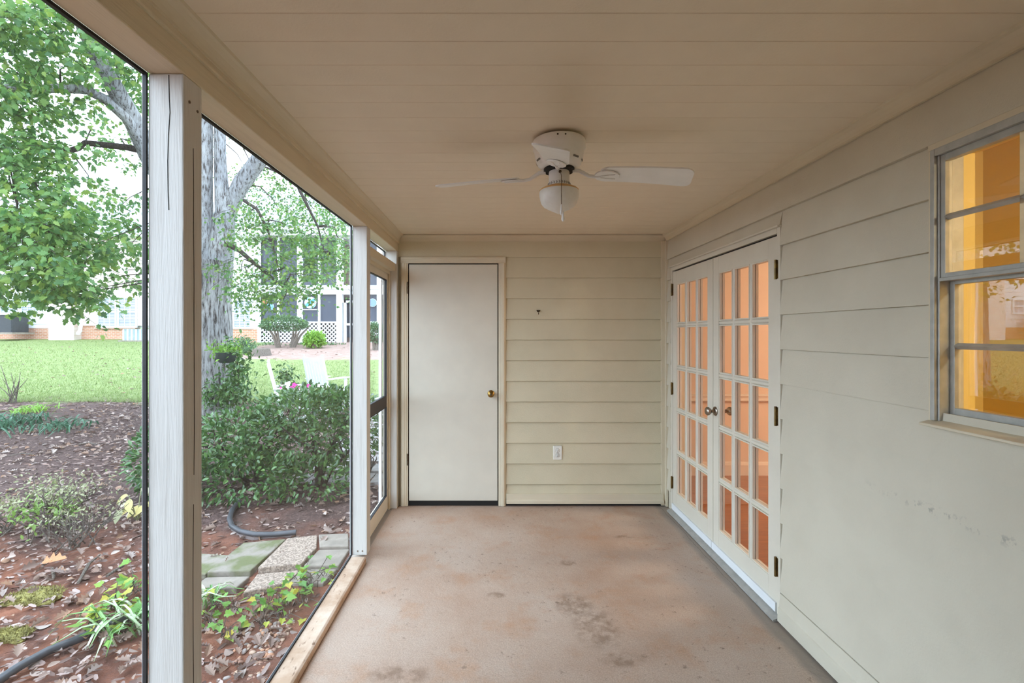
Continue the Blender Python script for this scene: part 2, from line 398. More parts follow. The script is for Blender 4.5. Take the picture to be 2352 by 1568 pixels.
def mildew_siding():
    m = M['siding'].copy(); m.name = 'house_siding_paint'; nt = m.node_tree; N, L = nt.nodes, nt.links; P = N['Principled BSDF']
    src = P.inputs[0].links[0].from_socket; geo = N.new('ShaderNodeNewGeometry'); sx = N.new('ShaderNodeSeparateXYZ'); L.new(geo.outputs['Position'], sx.inputs[0])
    n = noise(nt, 34, 3, .6); sp = ramp(nt, [(.54,(0,0,0)),(.62,(1,1,1))], n.outputs[0])
    dz = math_n(nt, 'ABSOLUTE', math_n(nt, 'SUBTRACT', sx.outputs[2], .885)); band = math_n(nt, 'SUBTRACT', 1.0, math_n(nt, 'MULTIPLY', dz, 45), True)
    near = math_n(nt, 'MULTIPLY', math_n(nt, 'SUBTRACT', 1.95, sx.outputs[1]), 3, True)
    f = math_n(nt, 'MULTIPLY', math_n(nt, 'MULTIPLY', band, near), math_n(nt, 'MULTIPLY', sp.outputs[0], .55))
    L.new(mixc(nt, f, src, (.20,.19,.17)), P.inputs[0]); return m
M['siding_right'] = mildew_siding()
# ---- house wall on the right: core with openings, then clapboards
FD0, FD1, FDT = 2.46, 4.00, 2.015          # french door opening
W0, W1, WZ0, WZ1 = .845, 1.600, 1.185, 2.075 # window opening
core = MB()
xa, xb = XR+.006, XR+.115
core.box(xa, xb, -1.62, W0, -.1, 2.44); core.box(xa, xb, W0, W1, -.1, WZ0); core.box(xa, xb, W0, W1, WZ1, 2.44)
core.box(xa, xb, W1, FD0, -.1, 2.44); core.box(xa, xb, FD0, FD1, FDT, 2.44); core.box(xa, xb, FD1, YB+.14, -.1, 2.44)
wr = obj('wall_right', core, M['siding_right']); struct(wr, 'cream lap sided house wall with french doors and window', 'wall')
z = .154
while z < ZC-.02:
    zt = min(z+.1775, ZC)
    cuts = []
    if z < FDT-.01: cuts.append((FD0, FD1))
    if zt > WZ0+.03 and z < WZ1-.005: cuts.append((W0, W1))
    segs, s0 = [], YF
    for a, b in sorted(cuts): segs.append((s0, a)); s0 = b
    segs.append((s0, YB-.03))
    for a, b in segs:
        if b-a > .03:
            zb2, zt2 = z, zt
            lap('siding_plank', wr, 'y', a+.001, b-.001, zb2, zt2, XR+.008, -1, M['siding_right'])
    if any(c == (W0, W1) for c in cuts):
        if z < WZ0 and zt > WZ0: lap('siding_plank', wr, 'y', W0, W1, z, WZ0, XR+.008, -1, M['siding_right'])
        if z < WZ1 and zt > WZ1: lap('siding_plank', wr, 'y', W0, W1, WZ1, zt, XR+.008, -1, M['siding_right'])
    if z < FDT and zt > FDT: lap('siding_plank', wr, 'y', FD0, FD1, FDT, zt, XR+.008, -1, M['siding_right'])
    z += .176
br = obj('baseboard_right', MB().prism([(XR+.004,.152),(XR-.012,.150),(XR-.020,.085),(XR-.026,.080),(XR-.028,.012),(XR+.004,.012)], 'y', YF, FD0-.004), M['siding_right'], bevel=.002)
struct(br, 'plain cream skirting board below the house siding', 'baseboard')

# ---- french doors
d2 = sroot('door_2', 'pair of white french doors glazed with fifteen lites each', 'door', (XR, 3.235, 0))
fx0, fx1 = XR-.010, XR+.11
obj('side_frame', MB().box(fx0, fx1, FD0, FD0+.030, .03, FDT), M['door'], d2, bevel=.002)
obj('side_frame', MB().box(fx0, fx1, FD1-.030, FD1, .03, FDT), M['door'], d2, bevel=.002)
obj('head_frame', MB().box(fx0, fx1, FD0+.031, FD1-.031, 1.986, FDT), M['door'], d2, bevel=.002)
obj('head_drip', MB().box(XR-.026, XR+.004, FD0-.004, FD1+.01, FDT, FDT+.008), M['door'], d2)
obj('head_gap', MB().box(XR+.01, XR+.05, FD0+.031, FD1-.031, 1.972, 1.985), M['dark'], d2)
obj('threshold', MB().prism([(XR-.045,.004),(XR-.045,.012),(XR+.0,.030),(XR+.11,.034),(XR+.11,.004)], 'y', FD0+.001, FD1-.001), M['alum'], d2)
GW, GH, MUN = .1635, .3125, .0285
def french_leaf(ya, yb, knobside):
    st = .082; lf = MB(); x0, x1 = XR-.006, XR+.036
    z0, z1 = .034, 1.974; gz0, gz1 = .186, 1.868
    lf.box(x0, x1, ya, ya+st, z0, z1); lf.box(x0, x1, yb-st, yb, z0, z1)
    lf.box(x0, x1, ya+st, yb-st, z0, gz0); lf.box(x0, x1, ya+st, yb-st, gz1, z1)
    L_ = obj('door_leaf', lf, M['door'], d2, bevel=.0015)
    gy0, gy1 = ya+st, yb-st; cw = (gy1-gy0-2*MUN)/3; rh = (gz1-gz0-4*MUN)/5
    off = (0,0,0)
    for i in (1, 2):
        y = gy0+i*cw+(i-1)*MUN
        obj('muntin', MB().prism([(x0+.002,y+.008),(x0+.010,y),(x1-.010,y),(x1-.002,y+.008),(x1-.002,y+MUN-.008),(x1-.010,y+MUN),(x0+.010,y+MUN),(x0+.002,y+MUN-.008)], 'z', gz0, gz1), M['door'], L_, loc=off)
    for j in (1, 2, 3, 4):
        zz = gz0+j*rh+(j-1)*MUN
        obj('muntin', MB().prism([(x0+.003,zz+.008),(x0+.011,zz),(x1-.011,zz),(x1-.003,zz+.008),(x1-.003,zz+MUN-.008),(x1-.011,zz+MUN),(x0+.011,zz+MUN),(x0+.003,zz+MUN-.008)], 'y', gy0, gy1), M['door'], L_, loc=off)
    for i in range(3):
        for j in range(5):
            ya_, za_ = gy0+i*(cw+MUN), gz0+j*(rh+MUN)
            obj('pane', MB().box(XR+.014, XR+.017, ya_, ya_+cw, za_, za_+rh), M['glass'], L_, loc=off)
            b = MB(); w = .007
            for s in (-1, 1):
                xs = (x0+.004, XR+.013) if s < 0 else (XR+.018, x1-.004)
                b.box(*xs, ya_, ya_+w, za_, za_+rh); b.box(*xs, ya_+cw-w, ya_+cw, za_, za_+rh)
                b.box(*xs, ya_+w, ya_+cw-w, za_, za_+w); b.box(*xs, ya_+w, ya_+cw-w, za_+rh-w, za_+rh)
            obj('glazing_bead', b, M['door'], L_, loc=off)
    obj('kick_strip', MB().box(x0-.010, x0, ya+.002, yb-.002, z0, z0+.048), M['white_out'], L_, loc=off)
    return L_
lf_near = french_leaf(FD0+.033, 3.2335, 1)
lf_far = french_leaf(3.2365, FD1-.033, 0)
obj('meeting_strip', MB().box(XR-.010, XR-.006, 3.226, 3.243, .036, 1.972), M['door'], lf_near, loc=(0,0,0))
kc = (XR-.006, 3.185, .958)
for s, xk in ((-1, XR-.006), (1, XR+.036)):
    knob('knob', lf_near, (xk, 3.193, .958), 'x', s, M['steel'], .031).location = (0,0,0)
for yk, lfo in ((FD0+.031, lf_near), (FD1-.031, lf_far)):
    for zz in (1.80, 1.045, .27) if lfo is lf_near else (1.83, 1.02, .25):
        h = MB().tube([(XR-.016, yk, zz-.05), (XR-.016, yk, zz+.05)], .0065, 10)
        h.box(XR-.0125, XR-.006, yk-.013, yk+.013, zz-.047, zz+.047)
        ho = obj('hinge', h, M['hinge'], lfo, loc=(0,0,0))

# ---- aluminium window
w1 = sroot('window_1', 'aluminium sash window with small panes glowing amber', 'window', (XR, (W0+W1)/2, WZ0))
def winframe():
    f = MB(); x0, x1 = XR-.020, XR+.07
    f.box(x0, x1, W1-.016, W1, WZ0, WZ1); f.box(x0, x1, W0, W0+.016, WZ0, WZ1)
    f.box(x0, x1, W0+.016, W1-.016, WZ1-.024, WZ1)
    f.box(x0+.010, x1, W1-.024, W1-.016, WZ0, WZ1-.024); f.box(x0+.010, x1, W0+.016, W0+.024, WZ0, WZ1-.024)
    return f
obj('frame', winframe(), M['alum'], w1, bevel=.002)
obj('frame_fin', MB().box(XR-.016, XR+.002, W1-.002, W1+.010, WZ0-.01, WZ1+.02).box(XR-.016, XR+.002, W0-.010, W0+.002, WZ0-.01, WZ1+.02).box(XR-.018, XR+.002, W0-.010, W1+.010, WZ1-.002, WZ1+.020), M['paint'], w1, bevel=.002)
obj('sill', MB().prism([(XR-.048,1.168),(XR-.046,1.176),(XR+.05,1.198),(XR+.05,1.160),(XR-.010,1.160)], 'y', W0-.02, W1+.012), M['paint'], w1, bevel=.002)
obj('jamb_return', MB().box(XR+.071, XR+.118, W1, W1+.004, WZ0, WZ1).box(XR+.071, XR+.118, W1-.012, W1, WZ0, WZ1).box(XR+.071, XR+.118, W0, W0+.012, WZ0, WZ1).box(XR+.071, XR+.118, W0, W1, WZ1-.012, WZ1), M['amber'], w1)
obj('stool', MB().box(XR+.071, XR+.15, W0, W1, WZ0-.006, WZ0+.012), M['amber_ceil'], w1)
def sash(name, z0, z1, xoff, rail_b, rail_t):
    st = .016; x0, x1 = XR+xoff, XR+xoff+.024; y0, y1 = W0+.024, W1-.024
    s = MB().box(x0, x1, y0, y0+st, z0, z1).box(x0, x1, y1-st, y1, z0, z1)
    s.box(x0, x1, y0+st, y1-st, z0, z0+rail_b).box(x0, x1, y0+st, y1-st, z1-rail_t, z1)
    s.box(x0-.006, x0, y0, y1, z0, z0+rail_b*.45); 
    S_ = obj(name, s, M['alum'], w1, bevel=.0015)
    gz0, gz1, gy0, gy1 = z0+rail_b, z1-rail_t, y0+st, y1-st
    cw = (gy1-gy0)/3; rh = (gz1-gz0)/2; t = .007
    for i in range(3):
        for j in range(2):
            obj('pane', MB().box(x0+.012, x0+.015, gy0+i*cw+.001, gy0+(i+1)*cw-.001, gz0+j*rh+.001, gz0+(j+1)*rh-.001), M['storm'], S_, loc=(0,0,0))
    zz = gz0+rh
    obj('muntin', MB().prism([(x0-.004,zz),(x0+.010,zz-t-.003),(x0+.022,zz-t),(x0+.022,zz+t),(x0+.010,zz+t+.003)], 'y', gy0, gy1), M['alum'], S_, loc=(0,0,0))
    for i in (1, 2):
        yy = gy0+i*cw
        obj('muntin', MB().prism([(x0-.003,yy),(x0+.010,yy-t),(x0+.022,yy-t),(x0+.022,yy+t),(x0+.010,yy+t)], 'z', gz0, gz1), M['alum'], S_, loc=(0,0,0))
    return S_
sash('upper_sash', 1.640, 2.051, -.006, .026, .022)
sash('lower_sash', 1.190, 1.655, .024, .040, .026)

# ---- screen wall on the left
wl = sroot('wall_left', 'white painted post and beam screen wall facing the yard', 'wall', (XL, 0, 0))
obj('beam', MB().box(XO, XL, YF, YB, ZB, ZC), M['beam'], wl, bevel=.004)
obj('beam_strip', MB().prism([(XL-.002,ZB+.070),(XL+.008,ZB+.070),(XL+.010,ZB+.075),(XL+.010,ZC-.03),(XL-.002,ZC-.03)], 'y', YF, YB-.02), M['beam'], wl)
obj('outer_fascia', MB().box(XO-.04, XO-.002, YF-.3, YB+.3, ZB+.075, ZC+.15), M['white_out'], wl)
sl = obj('sill', MB().prism([(XO,.002),(XO,.040),(XL-.01,.040),(XL,.034),(XL,.002)], 'y', YF, 3.10), M['sill'], wl, bevel=.002)
P1 = (1.29, 1.372); P2 = (3.12, 3.205); P3 = (4.052, YB-.004)
pm = []
for (a, b), zb in ((P1, .0405), (P2, .0405), (P3, .002), ((YF+.001, YF+.09), .0405)):
    if b > 3: zb = .0405 if a < 3.5 else .002
    po = obj('post', MB().box(XO, XL, a, b, zb, ZB-.0005), M['post'], wl, bevel=.004); pm.append(po)
# drying checks in the near post: narrow splits opened in the wood
def check(face, pts, w, post):
    mb = MB()
    for (a0, z0), (a1, z1) in zip(pts[:-1], pts[1:]):
        if face == 'near': mb.bar((a0, P1[0]-.0003, z0), (a1, P1[0]-.0003, z1), w, .0012, up=(0,1,0))
        else: mb.bar((XL+.0003, a0, z0), (XL+.0003, a1, z1), .0012, w, up=(0,1,0))
    obj('split', mb, M['dark'], post, loc=(0,0,0))
check('near', [(-.874,2.16),(-.873,2.10),(-.871,2.06),(-.875,2.0),(-.877,1.93),(-.876,1.85),(-.874,1.80)], .0019, pm[0])
check('inner', [(1.331,1.98),(1.3325,1.86),(1.332,1.75),(1.3345,1.62),(1.334,1.5),(1.3352,1.4),(1.336,1.2),(1.334,1.08)], .0013, pm[0])
check('inner', [(1.332,1.0),(1.330,.8),(1.331,.6),(1.333,.45)], .0012, pm[0])
for (a, zz) in ((1.315,2.10),(1.350,2.09)):
    obj('nail_head', MB().lathe([(.004,0),(.004,.0015),(.001,.002)], (XL, a, zz), 10, 'x'), M['bronze'], pm[0], loc=(0,0,0))
for a in (-.895,-.865):
    obj('screw_head', MB().lathe([(.005,0),(.005,-.002),(.001,-.003)], (a, P2[0], .068), 12, 'y'), M['steel'], pm[1], loc=(0,0,0))
# screens stretched over the outer face, black spline round each
XS = XO-.006
def screen(a, b, z0, z1):
    s = obj('screen', MB().box(XS-.0005, XS+.0005, a, b, z0, z1), M['screen'], wl)
    g = .007; r = MB()
    r.box(XS-.004, XO, a, b, z0-.001, z0+g); r.box(XS-.004, XO, a, b, z1-g, z1+.001)
    r.box(XS-.004, XO, a, a+g, z0+g, z1-g); r.box(XS-.004, XO, b-g, b, z0+g, z1-g)
    obj('spline', r, M['spline'], s, loc=(0,0,0))
    t = MB(); q = .012
    t.box(XS-.010, XS-.004, a-q, b+q, z0-q*2, z0-.001); t.box(XS-.010, XS-.004, a-q, b+q, z1+.001, z1+q)
    t.box(XS-.010, XS-.004, a-q, a, z0, z1); t.box(XS-.010, XS-.004, b, b+q, z0, z1)
    obj('outer_batten', t, M['white_out'], s, loc=(0,0,0))
screen(P1[1]+.0, P2[0], .040, ZB); screen(.68, P1[0], .040, ZB)
screen(P2[1], P3[0], 2.06, ZB-.006)
obj('light_block_panel', MB().box(XO, XO+.03, YF+.09, .59, .0405, ZB-.0005), M['siding'], wl)  # out of view; added to cut daylight into the near end
obj('post', MB().box(XO, XL, .59, .679, .0405, ZB-.0005), M['post'], wl, bevel=.004)  # unseen post closing the edge of the added panel
# near end of the porch behind the viewer, unseen, closed to cut light
wf = sroot('wall_front', 'unseen lap sided near end wall, closed to cut light', 'wall', (0, YF, 0))
obj('sheathing', MB().box(XO, XR, YF-.1, YF-.001, -.1, ZC+.1), M['siding'], wf)
zq = .02
while zq < ZC-.03:
    lap('siding_plank', wf, 'x', XL, XR-.02, zq, min(zq+.1775, ZC), YF, 1, M['siding']); zq += .176

# ---- screen door at the far end of the screen wall
d3 = sroot('door_3', 'white framed screen door with dark shaded middle rail', 'door', (XO+.02, 3.63, 0))
a, b = P2[1], P3[0]
obj('head_frame', MB().box(XO, XL-.012, a, b, 1.995, 2.058), M['paint'], d3, bevel=.002)
obj('door_stop', MB().box(XO+.028, XO+.040, b-.028, b, .004, 1.995), M['paint'], d3)
obj('door_stop', MB().box(XO+.028, XO+.040, a, a+.028, .004, 1.995), M['paint'], d3)
obj('door_stop', MB().box(XO+.028, XO+.040, a+.028, b-.028, 1.967, 1.995), M['paint'], d3)
x0, x1 = XO-.006, XO+.026; a += .005; b -= .005
fr = MB().box(x0, x1, a, a+.058, .012, 1.990).box(x0, x1, b-.058, b, .012, 1.990)
fr.box(x0, x1, a+.058, b-.058, 1.915, 1.990); fr.box(x0, x1, a+.058, b-.058, .012, .130)
obj('door_frame', fr, M['door'], d3, bevel=.002)
obj('middle_rail', MB().box(x0, x1, a+.058, b-.058, .870, .955), mat('shaded_rail', (.035,.026,.020), None, 20, .6), d3, bevel=.002)  # rail's inner face lies in shadow; that shade is painted as near black
for z0, z1 in ((.130, .870), (.955, 1.915)):
    s = obj('screen', MB().box(XO+.006, XO+.007, a+.058, b-.058, z0, z1), M['screen'], d3)
    g = .006; r = MB().box(XO+.007, XO+.0265, a+.058, b-.058, z0, z0+g).box(XO+.007, XO+.0265, a+.058, b-.058, z1-g, z1)
    r.box(XO+.007, XO+.0265, a+.058, a+.058+g, z0, z1).box(XO+.007, XO+.0265, b-.058-g, b-.058, z0, z1)
    obj('spline', r, M['spline'], s, loc=(0,0,0))
obj('outer_jamb', MB().box(XO-.035, XO-.012, b-.085, b-.05, .02, 1.99), M['white_out'], d3)

# ---- storage room and rooms of the house: closed shells
sh = obj('wall_storage', MB().box(XO-.04, XO+.06, YB+.14, YB+1.6, -.2, 2.45).box(XO-.04, XR+.1, YB+1.6, YB+1.7, -.2, 2.45), M['siding'])
struct(sh, 'outer wall of the storage room beyond the porch', 'wall')
ro = obj('roof', MB().prism([(-1.06,2.47),(2.6,3.9),(6.8,2.47),(6.8,2.44),(-1.06,2.44)], 'y', YF-.4, 6.6), mat('roof_shingle', (.12,.115,.11), None, 20, .9))
struct(ro, 'dark shingle roof over porch and house', 'roof')
AX, AY0, AY1, AZ0, AZ1 = XR+.115, 2.46, 4.72, .09, 2.44
def shell(name, mb, m, label, cat):
    o = obj(name, mb, m); struct(o, label, cat); return o
shell('floor_dining', MB().box(AX, 5.6, AY0-.0, AY1, AZ0-.05, AZ0), M['woodfloor'], 'glossy red brown wood floor inside the french doors', 'floor')
shell('ceiling_dining', MB().box(AX, 5.6, AY0, AY1, AZ1, AZ1+.05), M['peach_trim'], 'pale ceiling of the room inside the french doors', 'ceiling')
wdb = shell('wall_dining_back', MB().box(AX, 5.6, AY1, AY1+.1, AZ0-.05, AZ1+.05), M['peach'], 'peach wall seen through the french doors', 'wall')
shell('wall_dining_right', MB().box(5.6, 5.7, AY0-.1, AY1+.1, AZ0-.05, AZ1+.05), M['peach'], 'far peach side wall inside the french doors', 'wall')
shell('wall_partition', MB().box(AX, 5.6, AY0-.06, AY0-.001, 0, AZ1+.05), M['peach'], 'inner partition wall between the two lit rooms', 'wall')
shell('trim_5', MB().prism([(AY1,.88),(AY1-.018,.875),(AY1-.030,.865),(AY1-.022,.845),(AY1-.022,.83),(AY1-.034,.82),(AY1-.012,.80),(AY1,.80)], 'x', AX, 5.6), M['peach_trim'], 'moulded peach chair rail along the inner wall', 'trim')
shell('baseboard_dining', MB().prism([(AY1,.22),(AY1-.012,.215),(AY1-.02,.19),(AY1-.02,.09),(AY1,.09)], 'x', AX, 5.6), M['peach_trim'], 'peach baseboard along the inner wall', 'baseboard')
BX1, BY0, BY1, BZ1 = 2.40, -1.5, 2.395, 2.37
shell('floor_kitchen', MB().box(AX, BX1, BY0, BY1, .04, .09), M['woodfloor'], 'wood floor of the amber room behind the window', 'floor')
shell('ceiling_kitchen', MB().box(AX, BX1, BY0, BY1, BZ1, BZ1+.05), M['amber_ceil'], 'amber lit ceiling of the room behind the window', 'ceiling')
shell('wall_kitchen_back', MB().box(AX, BX1+.1, BY1-.012, BY1, .09, BZ1), M['amber'], 'amber end wall of the room behind the window', 'wall')
shell('wall_kitchen_right', MB().box(BX1, BX1+.1, BY0, BY1, .04, BZ1+.05), M['amber'], 'amber side wall of the room behind the window', 'wall')
shell('wall_kitchen_front', MB().box(AX, BX1, BY0-.1, BY0, .04, BZ1+.05), M['amber'], 'near end wall of the room behind the window', 'wall')
shell('wall_outer', MB().box(6.4, 6.5, YF, 6, -.2, 2.44), M['white_out'], 'outer wall on the far side of the house', 'wall')

def ceiling_lamp(name, label, loc, power, col, drop=0.03):
    t = thing(name, label, 'lamp', loc)
    obj('lamp_base', MB().lathe([(.07,0),(.07,-.02),(.05,-.025)], loc, 24), M['brass'], t)
    obj('lamp_glass', MB().lathe([(.10,-.026),(.12,-.05),(.11,-.09),(.07,-.12),(.01,-.13)], loc, 24), M['bulb'], t)
    li = bpy.data.lights.new(name+'_light', 'POINT'); li.energy = power; li.color = col; li.shadow_soft_size = .5
    lo = bpy.data.objects.new('lamp_light', li); C.objects.link(lo); lo.parent = t; lo.location = (0, 0, -.30)
    return t
ceiling_lamp('ceiling_lamp', 'round lit ceiling lamp in the peach room', (4.9, 3.45, AZ1), 62, (1.0,.77,.55))
pn = thing('pendant_lamp', 'unseen amber room pendant lamp, shade shaped to dim the upper wall', 'lamp', (2.0, -.55, BZ1))
obj('cord', MB().tube([(2.0,-.55,BZ1),(2.0,-.55,2.24)], .006, 8), M['bronze'], pn)
obj('light_cutoff_shade', MB().lathe([(.03,2.245),(.10,2.20),(.17,2.125),(.165,2.125),(.095,2.195),(.03,2.235)], (2.0,-.55,0), 28), M['bronze'], pn)  # unseen shade, shaped to keep light off the upper wall
pli = bpy.data.lights.new('pendant_light', 'POINT'); pli.energy = 19; pli.color = (1.0,.88,.62); pli.shadow_soft_size = .035
plo = bpy.data.objects.new('lamp_light', pli); C.objects.link(plo); plo.parent = pn; plo.location = (0, 0, 2.112-BZ1)

# ------------------------------------------------------------------ ceiling fan
FX, FY = .270, 2.08
fan = thing('ceiling_fan', 'white flush mount ceiling fan with frosted bowl light', 'ceiling fan', (FX, FY, ZC))
def fz(z): return z-ZC
W = (FX, FY, ZC)
obj('mount_plate', MB().lathe([(.090,fz(2.300)),(.090,fz(2.290))], W, 32), M['dark'], fan)
hs = obj('motor_housing', MB().lathe([(.095,fz(2.2965)),(.111,fz(2.296)),(.113,fz(2.290)),(.112,fz(2.262)),(.108,fz(2.256)),(.106,fz(2.248)),(.103,fz(2.230)),(.099,fz(2.212)),(.092,fz(2.196)),(.080,fz(2.184)),(.070,fz(2.179))], W, 48), M['fan'], fan)
for k in range(10):
    a0 = 2*PI*(k+.3)/10
    v = MB()
    for j in range(4):
        t0, t1 = a0+j*.08, a0+(j+1)*.08
        r0, r1, zt, zb = .0995, .0955, fz(2.210), fz(2.2025)
        v.add([(FX+(r0+.0012)*math.cos(t0),FY+(r0+.0012)*math.sin(t0),ZC+zt),(FX+(r0+.0012)*math.cos(t1),FY+(r0+.0012)*math.sin(t1),ZC+zt),
               (FX+(r1+.0022)*math.cos(t1),FY+(r1+.0022)*math.sin(t1),ZC+zb),(FX+(r1+.0022)*math.cos(t0),FY+(r1+.0022)*math.sin(t0),ZC+zb)], [(0,1,2,3)])
    obj('vent_slot', v, M['grey_vent'], hs, loc=(0,0,0))
for dx in (-.020, .012):
    obj('screw_hole', MB().lathe([(.0035,0),(.0035,-.001)], (FX+dx, FY-.1125, 2.283), 10, 'y'), M['dark'], hs, loc=(0,0,0))
obj('flywheel', MB().lathe([(.066,fz(2.1785)),(.066,fz(2.168)),(.045,fz(2.166))], W, 32), M['dark'], fan)
sw = obj('switch_housing', MB().lathe([(.043,fz(2.1655)),(.0445,fz(2.16)),(.0445,fz(2.124)),(.046,fz(2.121)),(.046,fz(2.118))], W, 32), M['fan'], fan)
bd = obj('fitter_band', MB().lathe([(.0455,fz(2.1175)),(.0475,fz(2.116)),(.0475,fz(2.104)),(.045,fz(2.1015))], W, 32), M['fan'], fan)
for k in range(26):
    a0 = 2*PI*k/26; mb = MB()
    for s in (0, 1):
        for d in (-.055, .055):
            r = .0480; t = a0+d+.05; t2 = a0-d*.2
            p = (FX+r*math.cos(t2), FY+r*math.sin(t2), 2.110+(.0045 if s else -.0045)); q = (FX+r*math.cos(t), FY+r*math.sin(t), 2.110)
            mb.bar(p, q, .0014, .0012)
    obj('leaf_relief', mb, M['grey_vent'], bd, loc=(0,0,0))
obj('shade_rim', MB().lathe([(.046,fz(2.1013)),(.060,fz(2.099)),(.078,fz(2.091)),(.0845,fz(2.085)),(.0830,fz(2.082))], W, 40), M['rim'], fan)
obj('glass_shade', MB().lathe([(.0835,fz(2.0815)),(.0848,fz(2.074)),(.0842,fz(2.062)),(.081,fz(2.045)),(.076,fz(2.030)),(.066,fz(2.017)),(.045,fz(2.005)),(.020,fz(1.993)),(.006,fz(1.986)),(.002,fz(1.985))], W, 48), M['globe'], fan)
cx, cy = FX-.002, FY-.048
obj('chain_boss', MB().lathe([(.006,0),(.006,-.006),(.003,-.008)], (cx, FY-.0445, 2.152), 14, 'y'), M['bronze'], fan)
obj('pull_chain', MB().tube([(cx,cy-.004,2.152),(cx,cy-.043,2.120),(cx,cy-.044,2.08),(cx,cy-.044,2.002)], .0014, 6), M['bronze'], fan)
obj('chain_pull', MB().lathe([(.002,2.002),(.004,1.996),(.0058,1.978),(.0068,1.966),(.005,1.959),(.003,1.957)], (cx, cy-.044, 0), 14), M['fan'], fan)
obj('chain_pull', MB().lathe([(.002,1.975),(.004,1.968),(.0055,1.950),(.0068,1.940),(.005,1.933),(.003,1.931)], (cx+.006, cy-.046, 0), 14), M['fan'], fan)
def blade_pts(droop):
    """plan outline of a blade, local x outward"""
    L0, L1, w0, w1 = .185, .560, .052, .064
    pts = [(L0, -.030), (L0+.02, -w0+.006), (L0+.05, -w0), (L1-.03, -w1), (L1-.008, -w1+.010), (L1, -w1+.032), (L1, w1-.032), (L1-.008, w1-.010), (L1-.03, w1), (L0+.05, w0), (L0+.02, w0-.006), (L0, .030)]
    return pts
BLADE_Z = 2.148
for ang, droop in ((-100.5, .084), (-10.5, .042), (83.0, -.03), (169.5, .016)):
    A = math.radians(ang); ca, sa = math.cos(A), math.sin(A); pit = math.radians(-14)
    def bw(r, t, dz=0.0):
        zz = BLADE_Z + dz + math.sin(pit)*t - droop*max(0, (r-.10)/.46)**1.6
        tt = t*math.cos(pit)
        return (FX+ca*r-sa*tt, FY+sa*r+ca*tt, zz)
    # blade as strips so the droop bends it
    n = 12; mb = MB(); rows = []
    L0, L1 = .175, .543
    def half(r):
        w = .050+.016*(r-L0)/(L1-L0)
        if r < L0+.03: w *= .55+.45*math.sqrt(max(0, (r-L0)/.03))
        if r > L1-.034: e = (r-(L1-.034))/.034; w -= .034*(1-math.sqrt(max(0, 1-e*e)))
        return w
    rs = [L0, L0+.008, L0+.03]+[L0+.03+(L1-.034-L0-.03)*i/8 for i in range(1, 9)]+[L1-.034+.034*s for s in (.35,.65,.87,.97,1.0)]
    vs = []
    for r in rs:
        h = half(r)
        vs += [bw(r,-h,.003), bw(r,h,.003), bw(r,h,-.003), bw(r,-h,-.003)]
    fs = []
    for i in range(len(rs)-1):
        for k in range(4): fs.append((4*i+k, 4*i+(k+1) % 4, 4*i+4+(k+1) % 4, 4*i+4+k))
    fs += [(0,1,2,3), tuple(4*(len(rs)-1)+k for k in (3,2,1,0))]
    bl = obj('blade', MB().add(vs, fs), M['fan'], fan)
    # iron: curved arm and an oval decorated plate under the blade root
    arm = MB().tube([bw(.058,0,.020), bw(.085,0,.018), bw(.105,0,.006), bw(.125,0,-.006), bw(.150,0,-.010), bw(.175,0,-.010)], [.009,.009,.008,.0075,.0075,.007], 10)
    obj('blade_arm', arm, M['fan'], bl, loc=(0,0,0))
    pv, pf = [], []
    pr = [(.150,.010),(.160,.026),(.178,.036),(.200,.040),(.222,.036),(.240,.024),(.252,.008)]
    for r, h in pr: pv += [bw(r,-h,-.0042), bw(r,h,-.0042), bw(r,h,-.011), bw(r,-h,-.011)]
    for i in range(len(pr)-1):
        for k in range(4): pf.append((4*i+k, 4*i+(k+1) % 4, 4*i+4+(k+1) % 4, 4*i+4+k))
    pf += [(0,1,2,3), tuple(4*(len(pr)-1)+k for k in (3,2,1,0))]
    pp = obj('blade_plate', MB().add(pv, pf), M['fan'], bl, loc=(0,0,0), bevel=.002)
    obj('plate_fin', MB().tube([bw(.155,0,-.012), bw(.20,.012,-.013), bw(.235,.016,-.012)], .003, 6).tube([bw(.155,0,-.012), bw(.20,-.012,-.013), bw(.235,-.016,-.012)], .003, 6), M['fan'], bl, loc=(0,0,0))

